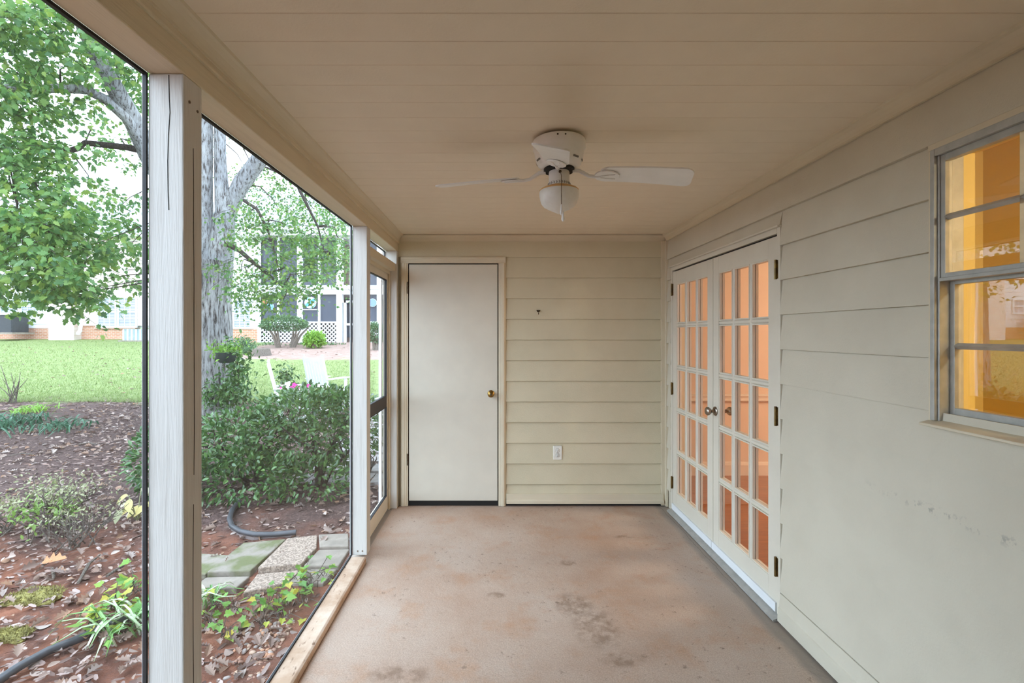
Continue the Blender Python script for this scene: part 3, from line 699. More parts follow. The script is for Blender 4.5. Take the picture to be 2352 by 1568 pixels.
# ------------------------------------------------------------------ yard: ground
def ground_mat():
    m, nt, N, L, P = nodes_of('yard_ground'); P.inputs['Roughness'].default_value = .95; P.inputs['Specular IOR Level'].default_value = .15
    geo = N.new('ShaderNodeNewGeometry'); sx = N.new('ShaderNodeSeparateXYZ'); L.new(geo.outputs['Position'], sx.inputs[0])
    X, Y = sx.outputs[0], sx.outputs[1]
    n1 = noise(nt, .7, 4); n2 = noise(nt, 5, 6, .7); n3 = noise(nt, 45, 5, .7); n4 = noise(nt, 1.6, 3); nb = noise(nt, 14, 4, .7, (1,.35,1))
    grass = ramp(nt, [(.28, (.17,.21,.08)), (.5, (.22,.28,.105)), (.7, (.31,.36,.15))], n2.outputs[0])
    g2 = ramp(nt, [(.3, (.7,.7,.7)), (.7, (1.15,1.15,1.15))], nb.outputs[0])
    mm = N.new('ShaderNodeMix'); mm.data_type = 'RGBA'; mm.blend_type = 'MULTIPLY'; mm.inputs[0].default_value = 1
    L.new(grass.outputs[0], mm.inputs[6]); L.new(g2.outputs[0], mm.inputs[7])
    mulch = ramp(nt, [(.30, (.045,.028,.025)), (.50, (.095,.060,.052)), (.66, (.17,.115,.10))], n3.outputs[0])
    clay = ramp(nt, [(.3, (.17,.062,.035)), (.7, (.30,.125,.075))], n2.outputs[0])
    w = math_n(nt, 'MULTIPLY', math_n(nt, 'SUBTRACT', n4.outputs[0], .5), 2.2)
    claymask = math_n(nt, 'MULTIPLY', math_n(nt, 'SUBTRACT', 4.2, math_n(nt, 'ADD', Y, math_n(nt, 'MULTIPLY', w, 1.3))), .9, True)
    clp = ramp(nt, [(.35, (0,0,0)), (.55, (1,1,1))], n2.outputs[0])
    bed = mixc(nt, math_n(nt, 'MULTIPLY', claymask, math_n(nt, 'ADD', math_n(nt, 'MULTIPLY', clp.outputs[0], .6), .35)), mulch.outputs[0], clay.outputs[0])
    farbed = ramp(nt, [(.3, (.24,.15,.12)), (.7, (.42,.31,.26))], n2.outputs[0])
    lawn_m = math_n(nt, 'MULTIPLY', math_n(nt, 'SUBTRACT', math_n(nt, 'ADD', Y, math_n(nt, 'MULTIPLY', w, .9)), 8.7), 1.6, True)
    c = mixc(nt, lawn_m, bed, mm.outputs[2])
    fb = math_n(nt, 'MULTIPLY', math_n(nt, 'MULTIPLY', math_n(nt, 'SUBTRACT', math_n(nt, 'ADD', Y, w), 15.2), 2, True), math_n(nt, 'MULTIPLY', math_n(nt, 'ADD', X, 10.2), 2, True))
    c = mixc(nt, fb, c, farbed.outputs[0])
    L.new(c, P.inputs[0]); bump(nt, P, n3.outputs[0], .7, .03); return m
M['ground'] = ground_mat()
xs = list(np.arange(-60, -12, 2.0))+list(np.arange(-12, -5, .35))+list(np.arange(-5, -.9, .12))+list(np.arange(-.9, 14, 1.5))
ys = list(np.arange(-14, -2, 1.0))+list(np.arange(-2, 6, .12))+list(np.arange(6, 12, .3))+list(np.arange(12, 60, 1.5))
vs = []
for y in ys:
    for x in xs:
        near = 1.0 if (x < -1.0 and y < 9) else 0.0
        vs.append((x, y, ground_h(x, y) + near*(random.uniform(-.012, .012) + .015*math.sin(2.1*x+1.3*y))))
nx = len(xs)
fs = [(j*nx+i, j*nx+i+1, (j+1)*nx+i+1, (j+1)*nx+i) for j in range(len(ys)-1) for i in range(nx-1)]
gmb = MB().add(vs, fs); gmb.smooth = True
gr = obj('ground', gmb, M['ground']); struct(gr, 'sloping yard of red soil, mulch and lawn', 'ground')

# ------------------------------------------------------------------ leaf tools
def fold(poly, bend=.25, cup=.15):
    """leaf outline (x along the leaf 0..1, y across) with a midrib: verts + fan faces either side"""
    n = len(poly); vs = [(0,0,0),(.5,0,-.02),(1,0,-bend*.6)]
    up = [(x, y, y*cup*2 - bend*x*x*.6) for x, y in poly]; dn = [(x, -y, y*cup*2 - bend*x*x*.6) for x, y in poly]
    vs = [(0,0,0)]+[(1,0,-bend*.6)]+up+dn
    k = len(poly)
    f1 = tuple([0]+list(range(2, 2+k))+[1]); f2 = tuple([1]+list(range(2+2*k-1, 2+k-1, -1))+[0])
    return np.array(vs, float), [f1, f2]
LEAF_OVAL = fold([(.15,.14),(.38,.235),(.62,.22),(.85,.11)])
LEAF_NARROW = fold([(.2,.09),(.5,.13),(.8,.08)])
LEAF_MAPLE = fold([(.02,.10),(-.02,.30),(.18,.24),(.22,.50),(.42,.34),(.55,.44),(.62,.20),(.80,.22)], .2, .08)
LEAF_IVY = fold([(-.08,.16),(-.02,.40),(.20,.34),(.34,.52),(.50,.28),(.75,.14)], .15, .10)
LEAF_DRY = fold([(.12,.16),(.35,.24),(.60,.20),(.85,.10)], -.35, .45)
LEAF_OAK = fold([(.10,.10),(.18,.26),(.30,.14),(.42,.34),(.52,.17),(.66,.28),(.78,.12),(.90,.12)], -.3, .5)
LEAF_FLAT = fold([(.08,.20),(.30,.36),(.60,.34),(.88,.14)], .3, -.25)
LEAF_CHIP = fold([(.2,.16),(.8,.14)], .1, .1)
def frames(d, up, roll=0.0):
    """rotation matrices with x along d and z near up"""
    d = d/np.linalg.norm(d, axis=1, keepdims=True)
    y = np.cross(up, d); ny = np.linalg.norm(y, axis=1, keepdims=True); y = np.where(ny < 1e-4, np.array([[0,1,0]]), y/np.maximum(ny, 1e-4))
    z = np.cross(d, y)
    return np.stack([d, y, z], axis=2)
def cloud_mesh(name, tmpl, pos, R, size, m):
    tv, tf = tmpl; n = len(pos); k = len(tv)
    V = (np.einsum('nij,kj->nki', R, tv)*size[:, None, None] + pos[:, None, :]).reshape(-1, 3)
    me = bpy.data.meshes.new(name); me.vertices.add(n*k); me.vertices.foreach_set('co', V.ravel().astype(np.float32))
    loops = np.concatenate([np.array(f) for f in tf]); lens = np.array([len(f) for f in tf]); nl = len(loops)
    L = (loops[None, :] + (np.arange(n)*k)[:, None]).ravel()
    me.loops.add(n*nl); me.loops.foreach_set('vertex_index', L.astype(np.int32))
    me.polygons.add(n*len(tf))
    starts = (np.concatenate([[0], np.cumsum(lens)[:-1]])[None, :] + (np.arange(n)*nl)[:, None]).ravel()
    me.polygons.foreach_set('loop_start', starts.astype(np.int32))
    try: me.polygons.foreach_set('loop_total', np.tile(lens, n).astype(np.int32))
    except Exception: pass
    me.update(calc_edges=True); me.materials.append(m); return me
def foliage(name, parent, tmpl, pos, d, up, size, m, singles=0, rank=None):
    """singles: that many leaves (nearest the porch) as their own objects, the rest one 'stuff' mesh"""
    pos, d, up, size = map(np.asarray, (pos, d, up, size)); R = frames(d, up)
    base = np.array(parent_world(parent)) if parent is not None else np.zeros(3)
    if singles:
        r = np.linalg.norm(pos-np.array([-.4, .6, 1.4]), axis=1)/size if rank is None else rank
        order = np.argsort(r); one, rest = order[:singles], order[singles:]
        tv, tf = tmpl; lm = bpy.data.meshes.new('leaf'); lm.from_pydata([tuple(v) for v in tv], [], tf); lm.materials.append(m)
        for i in one:
            o = bpy.data.objects.new('leaf', lm); C.objects.link(o)
            mt = Matrix(R[i].tolist()).to_4x4(); o.rotation_euler = mt.to_euler(); o.scale = (size[i],)*3
            o.location = pos[i]-base; o.parent = parent
    else: rest = np.arange(len(pos))
    if len(rest):
        me = cloud_mesh(name, tmpl, pos[rest]-base, R[rest], size[rest], m)
        o = bpy.data.objects.new(name, me); C.objects.link(o); o['kind'] = 'stuff'
        if parent is not None: o.parent = parent
        return o
def rnd_dirs(n, down=0.0):
    v = rng.normal(size=(n, 3)); v /= np.linalg.norm(v, axis=1, keepdims=True); v[:, 2] -= down
    return v/np.linalg.norm(v, axis=1, keepdims=True)
def up_jit(n, j=.5):
    u = np.tile([0., 0., 1.], (n, 1)) + rng.normal(size=(n, 3))*j; return u/np.linalg.norm(u, axis=1, keepdims=True)

M['maple'] = leafmat('tree_leaf', [(.06,.15,.05),(.10,.22,.06),(.16,.29,.07),(.12,.24,.08),(.25,.36,.07),(.08,.18,.08)], .45)
M['camellia'] = leafmat('glossy_leaf', [(.028,.075,.022),(.05,.125,.032),(.085,.18,.045),(.035,.09,.028),(.14,.23,.07),(.06,.15,.04),(.10,.20,.05)], .2, .24, .6)
M['ivy_leaf'] = leafmat('ivy_leaf', [(.10,.28,.05),(.16,.36,.06),(.22,.42,.06),(.12,.30,.06),(.42,.46,.05),(.14,.34,.06),(.55,.46,.05)], .35, .4)
M['strap'] = leafmat('strap_leaf', [(.09,.24,.07),(.16,.32,.12),(.42,.52,.34),(.10,.26,.08)], .3)
M['darkstrap'] = leafmat('dark_strap_leaf', [(.035,.10,.05),(.06,.15,.08),(.09,.20,.12)], .25)
M['pale'] = leafmat('pale_leaf', [(.24,.25,.13),(.36,.36,.20),(.18,.22,.09),(.44,.41,.28),(.26,.30,.11)], .3)
M['lime'] = leafmat('lime_leaf', [(.20,.40,.06),(.28,.48,.08),(.16,.34,.06)], .35)
M['weed'] = leafmat('weed_leaf', [(.16,.27,.06),(.22,.34,.08),(.14,.24,.05)], .3)
M['shrub'] = leafmat('shrub_leaf', [(.06,.13,.06),(.10,.19,.09),(.15,.26,.12),(.20,.30,.16)], .2)
M['dry'] = leafmat('dry_leaf', [(.22,.14,.105),(.34,.25,.20),(.13,.08,.065),(.42,.33,.28),(.27,.19,.155),(.34,.20,.125),(.19,.14,.12),(.48,.40,.35)], .1, .8, .2)
M['litter'] = leafmat('litter_chip', [(.10,.06,.05),(.22,.15,.125),(.34,.25,.22),(.14,.085,.07),(.46,.37,.33),(.26,.17,.14),(.07,.045,.04)], .05, .85, .2)
M['pink'] = leafmat('pink_petal', [(.80,.05,.35),(.88,.10,.45)], .3)
M['white_petal'] = leafmat('white_petal', [(.85,.86,.86),(.9,.88,.9)], .3)
M['yellow_leaf'] = leafmat('yellow_leaf', [(.62,.50,.12),(.70,.60,.25),(.55,.50,.20)], .35)
M['grassblade'] = leafmat('grass_blade', [(.16,.22,.07),(.22,.30,.10),(.33,.38,.17),(.18,.25,.085)], .3, .7, .2)
def bark_mat(name, a, b, c, stretch=(5,5,1.1), sc=7):
    m, nt, N, L, P = nodes_of(name); P.inputs['Roughness'].default_value = .9; P.inputs['Specular IOR Level'].default_value = .2
    n1 = noise(nt, sc, 7, .72, stretch); n2 = noise(nt, 1.6, 3)
    r = ramp(nt, [(.40, c), (.47, b), (.58, a)], n1.outputs[0])
    r2 = ramp(nt, [(.4, (.82,.84,.86)), (.6, (1.1,1.1,1.08))], n2.outputs[0])
    mm = N.new('ShaderNodeMix'); mm.data_type = 'RGBA'; mm.blend_type = 'MULTIPLY'; mm.inputs[0].default_value = 1
    L.new(r.outputs[0], mm.inputs[6]); L.new(r2.outputs[0], mm.inputs[7]); L.new(mm.outputs[2], P.inputs[0])
    bump(nt, P, n1.outputs[0], 1.0, .05); return m
M['bark'] = bark_mat('maple_bark', (.52,.52,.52), (.38,.37,.36), (.10,.085,.08))
M['trunkbark'] = bark_mat('furrowed_bark', (.50,.49,.48), (.30,.28,.27), (.045,.038,.035), (9,9,1.3), 3.4)
M['twig'] = bark_mat('twig_bark', (.11,.09,.075), (.075,.06,.05), (.035,.028,.025), (4,4,1), 20)
M['palebark'] = bark_mat('pale_twig_bark', (.34,.29,.24), (.26,.21,.17), (.14,.11,.09), (4,4,1), 20)

# ------------------------------------------------------------------ the big maple
TY = 8.0
tb = at(484, 940, TY); tb.z = ground_h(tb.x, TY)
tree = thing('maple_tree', 'tall maple with grey bark trunk and spreading green leaves', 'tree', tb)
def pxpath(seq, Y0=None):
    out = []
    for s in seq:
        out.append(at(s[0], s[1], s[2] if len(s) > 2 else TY))
    return out
def pxr(px, Y=TY): return px/FPX*Y
trunk = MB()
trunk.tube(pxpath([(484,965),(484,935),(484,890),(484,830),(484,760),(485,690),(487,640),(489,600)]), [pxr(r) for r in (60,54,49,47,44,41,41,42)], 22, .035)
to = obj('trunk', trunk, M['trunkbark'], tree)
LIMB_PTS = []
def limb(seq, rad, n=14, Y=None, name='limb', m='bark'):
    LIMB_PTS.extend(pxpath(seq))
    o = obj(name, MB().tube(pxpath(seq), [pxr(r) for r in rad], n, .03), M[m], tree); return o
limb([(478,640),(470,560),(468,480),(470,400),(472,300),(468,180),(462,40),(455,-90,8.2)], [28,24,19,17,16,15,13,10])
limb([(497,640),(507,580),(514,520),(519,480),(521,455)], [30,27,23,22,20])
limb([(514,500),(509,430),(506,370),(505,300),(500,200),(490,60),(478,-80)], [18,15,13,12,11,10,8])
limb([(520,500),(534,460),(556,420),(590,375),(640,310,7.8),(720,220,7.5),(830,120,7.2)], [18,19,19,18,16,13,9])
limb([(468,560),(430,500),(385,430),(345,360,7.8),(300,265,7.5),(262,200,7.2),(228,140,7.0),(190,60,6.8),(150,-30,6.6)], [26,24,23,21,19,17,15,12,8])
limb([(322,320,7.6),(290,270,7.4),(245,230,7.2),(200,206,7.0),(140,203,6.8),(70,205,6.6),(10,200,6.5)], [11,11,10,9,8,7,5], 10)
limb([(345,350,7.8),(290,338,7.6),(195,328,7.3),(180,340,7.25),(160,346,7.2),(110,334,7.0),(60,350,6.8),(20,372,6.6)], [8,7,6,6,6,5,4,3], 8, m='twig')
limb([(276,215,7.3),(270,180,7.3),(268,165,7.3)], [6,5,3], 8)
limb([(522,560,7.9),(550,575,7.6),(585,605,7.3),(610,625,7.1),(650,660,6.9)], [6,5,4,3,1.5], 8, m='twig')
limb([(560,460,7.6),(590,480,7.2),(612,520,7.0),(628,570,6.9),(640,620,6.8)], [3.5,3,2.5,2,1], 8, m='twig')
limb([(620,350,7.6),(670,400,7.3),(700,460,7.2),(730,520,7.2),(745,580,7.2)], [4,3.5,3,2,1], 8, m='twig')
# boughs of leaves
BL = [ # u, v, ru, rv, Y, number of sprays
 (40,40,120,80,6.2,34),(170,60,110,90,6.6,36),(270,130,70,60,7.6,14),(40,160,90,70,6.4,26),(130,150,90,60,6.8,22),
 (40,280,100,70,6.5,30),(150,235,70,40,7.2,10),(250,200,60,60,8.2,8),(310,200,40,90,8.6,10),(110,345,80,40,6.8,14),
 (30,380,90,70,6.4,26),(300,330,55,50,8.8,9),(90,450,110,70,6.2,36),(40,520,90,60,6.0,30),(170,520,90,60,6.4,26),
 (280,470,80,50,8.2,14),(60,600,80,60,5.9,24),(140,620,80,55,6.0,22),(220,560,60,40,7.0,9),(300,560,60,60,7.8,16),
 (180,670,45,30,6.2,6),(150,690,20,22,6.2,3),(30,660,40,30,6.0,6),(290,620,45,25,7.8,4),(240,640,60,30,7.0,4),
 (220,300,60,40,8.6,5),(200,430,50,40,8.4,6),
 (560,380,40,30,9.0,3),(640,420,80,30,9.4,6),(700,400,60,30,9.2,5),(560,500,40,50,7.4,8),(600,560,60,60,7.0,14),(650,520,60,50,7.2,10),
 (700,560,70,60,7.2,16),(750,540,60,60,7.3,14),(770,610,40,50,7.4,8),(700,630,70,40,7.0,13),(620,640,70,40,6.8,15),(555,620,35,50,7.2,8),
 (560,670,30,25,7.2,4),(650,690,50,22,6.8,5),(720,480,70,30,8.2,7),(780,470,30,30,8.4,4),(510,330,30,60,9.0,4),
 (600,400,60,40,9.6,7),(680,430,70,30,9.8,9),(750,470,50,40,9.8,8),(640,480,60,40,9.0,8),(790,560,30,60,8.8,8),
 (380,250,80,120,8.8,20),(400,480,60,120,8.8,16),(400,80,120,80,8.0,16),(600,150,200,100,8.6,24),(-90,250,80,240,6.4,24),(-210,60,130,110,6.6,26),(-220,300,120,130,6.4,30),(-190,520,100,90,6.2,16),(-60,560,60,100,6.0,12),(250,-40,200,50,6.8,18),
]
pos, dirs, ups, sizes = [], [], [], []
twigs = MB()
for (u, v, ru, rv, Y, ns) in BL:
    bc = at(u, v, Y); lp = min(LIMB_PTS, key=lambda q: (q-bc).length)
    m1 = lp.lerp(bc,.4)+Vector((random.uniform(-.12,.12),random.uniform(-.1,.1),.10)); m2 = lp.lerp(bc,.75)+Vector((random.uniform(-.1,.1),0,.06))
    twigs.tube([lp, m1, m2, bc], [.013,.010,.007,.004], 5)
    for _ in range(int(ns*(1.25 if u < 450 else 1.9))):
        while True:
            a, b = random.uniform(-1, 1), random.uniform(-1, 1)
            if a*a+b*b < 1: break
        yy = Y+random.uniform(-.55, .55)
        p = np.array(at(u+a*ru, v+b*rv, yy))
        th = random.uniform(0, 2*PI); d = np.array([math.cos(th), math.sin(th)*.7, -.35+random.uniform(-.3,.2)]); L = random.uniform(.30,.6)
        q = p+d*L
        twigs.tube([p, p+(q-p)*.35+rng.normal(size=3)*.02+np.array([0,0,.03]), p+(q-p)*.7+rng.normal(size=3)*.02+np.array([0,0,.02]), q], [.0035,.003,.002,.001], 3)
        nl = random.randint(14, 24)
        for k in range(nl):
            t = random.random(); c = p+(q-p)*t
            s = rng.normal(size=3); s[2] = s[2]*.5-.55; s /= np.linalg.norm(s)
            pos.append(c+s*random.uniform(.02,.16)); dirs.append(s+d*.4); sizes.append(random.uniform(.055,.098)*(.60 if u > 450 else 1 if Y < 8 else .9))
n = len(pos); ups = up_jit(n, .75)
foliage('foliage', tree, LEAF_MAPLE, pos, np.array(dirs)+rng.normal(size=(n,3))*.15, ups, np.array(sizes), M['maple'], 300)
two = obj('twigs', twigs, M['twig'], tree); two['kind'] = 'stuff'

# ivy climbing the trunk foot
iv = thing('ivy_skirt', 'dark green ivy climbing around the maple trunk foot', 'ivy', (tb.x+.3, tb.y-.55, tb.z))
pos = []
for _ in range(1500):
    k = random.random()
    if k < .55: u, v = random.gauss(510, 34), random.gauss(905, 20)
    elif k < .85: u, v = random.gauss(548, 14), random.uniform(830, 915)
    else: u, v = random.gauss(540, 20), random.gauss(820, 22)
    if v > 940: continue
    pos.append(np.array(at(u, v, TY-.45+random.uniform(-.25,.35))))
n = len(pos); foliage('ivy_foliage', iv, LEAF_OVAL, pos, rnd_dirs(n, .5), up_jit(n, .8), rng.uniform(.05,.09,n), M['camellia'], 60)
obj('ivy_stem', MB().tube([tuple(at(535,930,TY-.42)), tuple(at(548,880,TY-.40)), tuple(at(545,820,TY-.38))], .012, 6), M['twig'], iv)
# hanging planter strapped to the trunk
pc = at(520, 812, TY-.52)
hp = thing('hanging_planter', 'dark green planter of yellow green leaves hung on the trunk', 'planter', pc)
obj('pot', MB().lathe([(.09,-.14),(.13,-.10),(.15,.0),(.155,.02),(.14,.02),(.13,0)], pc, 20), mat('planter_green', (.02,.035,.03), None, 20, .6), hp)
obj('strap', MB().box(pc.x-.02, pc.x+.02, pc.y+.10, pc.y+.26, pc.z-.02, pc.z+.01), M['twig'], hp)
n = 220; q = rng.normal(size=(n,3))*np.array([.13,.10,.06])+np.array(pc)+np.array([.02,0,.08])
foliage('planter_foliage', hp, LEAF_OVAL, q, rnd_dirs(n), up_jit(n,.8), rng.uniform(.04,.08,n), M['lime'], 20)

# ------------------------------------------------------------------ camellia hedge outside the far bay
hc = Vector((-2.15, 4.75, ground_h(-2, 4.75)))
hedge = thing('camellia_hedge', 'dense glossy dark green camellia shrub beside the porch', 'shrub', hc)
HB = [ # world ellipsoids: x, y, z, rx, ry, rz, weight
 (-2.50,4.75,.42,.52,.45,.32,1.0),(-1.95,4.75,.50,.55,.45,.40,1.0),(-1.55,4.95,.52,.42,.40,.40,.8),(-2.92,4.85,.32,.42,.40,.27,.6),(-3.2,4.55,.28,.22,.25,.33,.5),
 (-2.35,4.40,.18,.60,.30,.26,.7),(-1.75,4.45,.12,.40,.25,.22,.35),(-1.85,4.9,.72,.62,.35,.20,.8)]
pos, dirs = [], []
wsum = sum(b[6] for b in HB)
for b in HB:
    for _ in range(int(8200*b[6]/wsum)):
        v = rng.normal(size=3); v /= np.linalg.norm(v); r = random.uniform(.55, 1.0)**.6
        p = np.array([b[0]+v[0]*b[3]*r, b[1]+v[1]*b[4]*r, b[2]+v[2]*b[5]*r])
        if p[2] < ground_h(p[0], p[1])+.05 or p[0] > -1.12: continue
        pos.append(p); dirs.append(v*.9+rng.normal(size=3)*.55+np.array([0,0,.15]))
n = len(pos); foliage('hedge_foliage', hedge, LEAF_OVAL, pos, dirs, up_jit(n,.6), rng.uniform(.040,.072,n), M['camellia'], 300)
def branchy(parent, base, tips, r0, m, name='branch', sub=2):
    for t in tips:
        base_v = Vector(base)+Vector((random.uniform(-.05,.05), random.uniform(-.05,.05), 0)); tv = Vector(t)
        mid = base_v.lerp(tv, .5)+Vector((random.uniform(-.08,.08), random.uniform(-.08,.08), .04))
        mb = MB().tube([base_v, base_v.lerp(mid,.5)+Vector((random.uniform(-.03,.03),0,0)), mid, tv], [r0, r0*.8, r0*.6, r0*.25], 6)
        for _ in range(sub):
            e = mid+Vector((random.uniform(-.25,.25), random.uniform(-.2,.2), random.uniform(.05,.25)))
            e.x = min(e.x, -1.16)
            mb.tube([mid, (mid+e)/2+Vector((.02,.01,.02)), e], [r0*.45, r0*.3, r0*.12], 5)
        obj(name, mb, m, parent)
branchy(hedge, (-1.75,4.75,-.06), [(-2.0,4.5,.6),(-1.5,4.6,.55),(-1.3,4.8,.5),(-1.9,5.0,.7),(-1.45,5.0,.75)], .024, M['twig'])
branchy(hedge, (-2.4,4.8,-.06), [(-2.7,4.6,.55),(-2.2,4.5,.6),(-2.5,5.0,.7),(-3.0,4.8,.45),(-2.1,4.9,.7)], .024, M['twig'])
branchy(hedge, (-1.30,4.55,-.08), [(-1.32,4.5,.25),(-1.22,4.6,.45)], .02, M['twig'])

# smaller plants behind the hedge: flowers and a young shrub
fp = Vector((-2.35, 6.0, ground_h(0,6.0)))
fl_ = thing('flowering_plant', 'bush of pink and white impatiens behind the camellia', 'flowers', fp)
pos = []
for _ in range(520):
    c = at(random.uniform(648,770), random.uniform(884,930), 5.9+random.uniform(-.2,.3)); pos.append(np.array(c))
n = len(pos); foliage('flower_foliage', fl_, LEAF_OVAL, pos, rnd_dirs(n,.1), up_jit(n,.6), rng.uniform(.05,.08,n), M['camellia'], 0)
obj('flower_stem', MB().tube([fp, fp+Vector((.02,0,.35)), fp+Vector((-.03,-.05,.70))], .012, 6).tube([fp+Vector((.05,0,0)), fp+Vector((.25,0,.4)), fp+Vector((.35,0,.75))], .01, 6).tube([fp, fp+Vector((-.2,0,.4)), fp+Vector((-.3,0,.72))], .01, 6), M['twig'], fl_)
PET = fold([(.1,.2),(.4,.42),(.75,.40),(.95,.2)], .1, .05)
def flower(u, v, m, s):
    c = np.array(at(u, v, 5.65)); pp, dd, uu = [], [], []
    for k in range(5):
        a = 2*PI*k/5; d = np.array([math.cos(a), -.25, math.sin(a)]); pp.append(c); dd.append(d); uu.append([0,-1,.25])
    me = cloud_mesh('flower', PET, np.array(pp)-np.array(fp), frames(np.array(dd), np.array(uu)), np.full(5, s), m)
    o = bpy.data.objects.new('flower', me); C.objects.link(o); o.parent = fl_
for (u, v) in ((676,883),(681,886),(671,890),(684,891),(709,886),(714,892),(708,897),(711,901),(651,893),(645,890)): flower(u, v, M['pink'], .026 if u > 660 else .014)
for (u, v) in ((658,881),(662,885),(659,890),(685,897),(690,894),(694,899),(733,885),(739,889),(747,892),(753,887),(758,891),(664,879)): flower(u, v, M['white_petal'], .022)
ys_ = Vector(at(657, 905, 9.0)); ys_.z = ground_h(0,9.0)
sb = thing('young_shrub', 'small leafy shrub between the white rocking chairs', 'shrub', ys_)
n = 260; q = np.array([np.array(at(random.gauss(657,11), random.gauss(866,13), 9.0+random.uniform(-.2,.2))) for _ in range(n)])
foliage('shrub_foliage', sb, LEAF_OVAL, q, rnd_dirs(n), up_jit(n,.7), rng.uniform(.05,.09,n), M['camellia'], 0)
obj('stem', MB().tube([ys_, ys_+Vector((.02,0,.3)), ys_+Vector((0,0,.55))], .012, 6), M['twig'], sb)

# ------------------------------------------------------------------ white rocking chairs
def rocking_chair(label, loc, rotz, group='white rocking chairs on the lawn'):
    t = thing('rocking_chair', label, 'chair', loc, group, rotz)
    W2, m = .235, M['white_chair']
    def part(name, mb): return obj(name, mb, m, t, loc=(0,0,0))
    lean = .24                              # backrest leans towards +y
    def bp(x, z): return (x, .22+(z-.40)*lean, z)
    for s in (-1, 1):
        pst = part('back_post', MB().bar(bp(s*W2,.05), bp(s*W2,1.06), .042, .042))
        obj('finial', MB().lathe([(.016,1.06),(.020,1.075),(.012,1.09),(.024,1.105),(.020,1.122),(.004,1.13)], (s*W2, .22+.66*lean, 0), 14), m, pst, loc=(0,0,0))
        part('front_leg', MB().bar((s*W2*1.05,-.24,.05), (s*W2*1.05,-.24,.63), .042, .042))
        part('armrest', MB().box(s*W2*1.05-.045, s*W2*1.05+.045, -.30, .30, .63, .652))
        part('rocker', MB().tube([(s*W2*1.02, y, .028+.075*(y/.5)**2) for y in (-.42,-.28,-.14,0,.14,.28,.42,.55)], .022, 8))
        part('side_rail', MB().bar((s*W2*1.03,-.24,.38), (s*W2*1.0,.20,.36), .03, .05))
    part('top_rail', MB().bar(bp(-W2,1.015), bp(W2,1.015), .024, .085, up=(0,lean,1)))
    part('lower_rail', MB().bar(bp(-W2,.50), bp(W2,.50), .024, .055, up=(0,lean,1)))
    for k in range(6):
        x = -W2+.062+k*(2*W2-.124)/5
        part('back_slat', MB().bar(bp(x,.48), bp(x,1.00), .052, .012, up=(0,1,0)))
    for k in range(7):
        y = -.23+k*.068
        part('seat_slat', MB().box(-W2, W2, y, y+.055, .395-.02*k/7, .412-.02*k/7))
    part('stretcher', MB().bar((-W2,-.24,.22), (W2,-.24,.22), .03, .03))
    part('stretcher', MB().bar((-W2,.20,.20), (W2,.20,.20), .03, .03))
    return t
c1 = at(731, 870, 8.0); ch1 = rocking_chair('white slatted rocking chair turned with its back to the porch', (c1.x+.10, 8.15, ground_h(0,8.15)), 2.72)
c2 = at(622, 838, 7.3); ch2 = rocking_chair('white rocking chair standing side on behind the camellia', (c2.x+.32, 7.3, ground_h(0,7.3)), 1.99)
ch1.scale = ch2.scale = (.85,)*3

# ------------------------------------------------------------------ stepping slabs by the porch
M['slab'] = mat('weathered_concrete', (.32,.275,.225), (.23,.195,.16), 9, .9, .5, 40)
M['mossy'] = mat('mossy_concrete', (.27,.235,.195), (.13,.14,.06), 5, .95, .6, 40, lo=.42, hi=.58)
M['aggr'] = mat('exposed_aggregate', (.46,.36,.28), (.22,.165,.13), 75, .9, .8, 75, lo=.42, hi=.58)
slabs = [
 ('mossy', 'green mossy paving slab deepest under the camellia', [(430,1268),(528,1275),(472,1325),(415,1319)]),
 ('mossy', 'long mossy paving slab ending at the black edging', [(559,1247),(657,1237),(575,1321),(475,1324)]),
 ('slab', 'grey paving slab half covered by striped grass', [(474,1327),(574,1324),(543,1354),(440,1354)]),
 ('aggr', 'pebbly aggregate paving slab touching the black edging', [(660,1238),(729,1229),(727,1262),(693,1305),(592,1316)]),
 ('aggr', 'pebbly aggregate paving slab beside the ivy', [(591,1319),(692,1308),(661,1341),(558,1366)]),
 ('slab', 'smooth grey paving slab nearest the screen door', [(732,1228),(800,1225),(801,1259),(734,1260)]),
 ('slab', 'smooth grey paving slab between its grey neighbours', [(732,1263),(803,1261),(778,1305),(697,1305)]),
 ('slab', 'smooth grey paving slab next to ivy and sill', [(696,1308),(775,1307),(742,1345),(662,1343)])]
for mk, lab, quad in slabs:
    q = [on_ground(u, v, .03) for u, v in quad]; zt = max(p.z for p in q)+random.uniform(0,.006)
    cen = sum(q, Vector())/len(q)
    mb = MB().prism([(p.x, p.y) for p in q], 'z', cen.z-.06, zt)
    o = obj('paving_slab', mb, M[mk], bevel=.008); tag(o, lab, 'paving slab', 'stepping slabs by the porch')
    for v in o.data.vertices: v.co -= cen
    o.location = cen
# brick walk beyond the hedge, glimpsed through it and the screen door
M['paver'] = mat('grey_paver', (.33,.30,.28), (.22,.20,.185), 9, .9, .3, 60)
walk = sroot('path', 'curving walk of grey pavers beyond the camellia', 'path', (-1.6, 6.0, ground_h(0,6)))
pmesh = MB().box(-.10,.10,-.15,.15,-.04,.012).mesh('paver'); pmesh.materials.append(M['paver'])
for r in range(14):
    for c_ in range(5):
        y = 4.95+r*.315; x = -1.95+c_*.215+.10*(r % 2)+.012*(r-4)**2*-.35
        o = obj('paver', pmesh, None, walk, loc=Vector((x, y, ground_h(x,y)+.012))-Vector(walk.location)); o.rotation_euler = (0,0,random.uniform(-.03,.03))

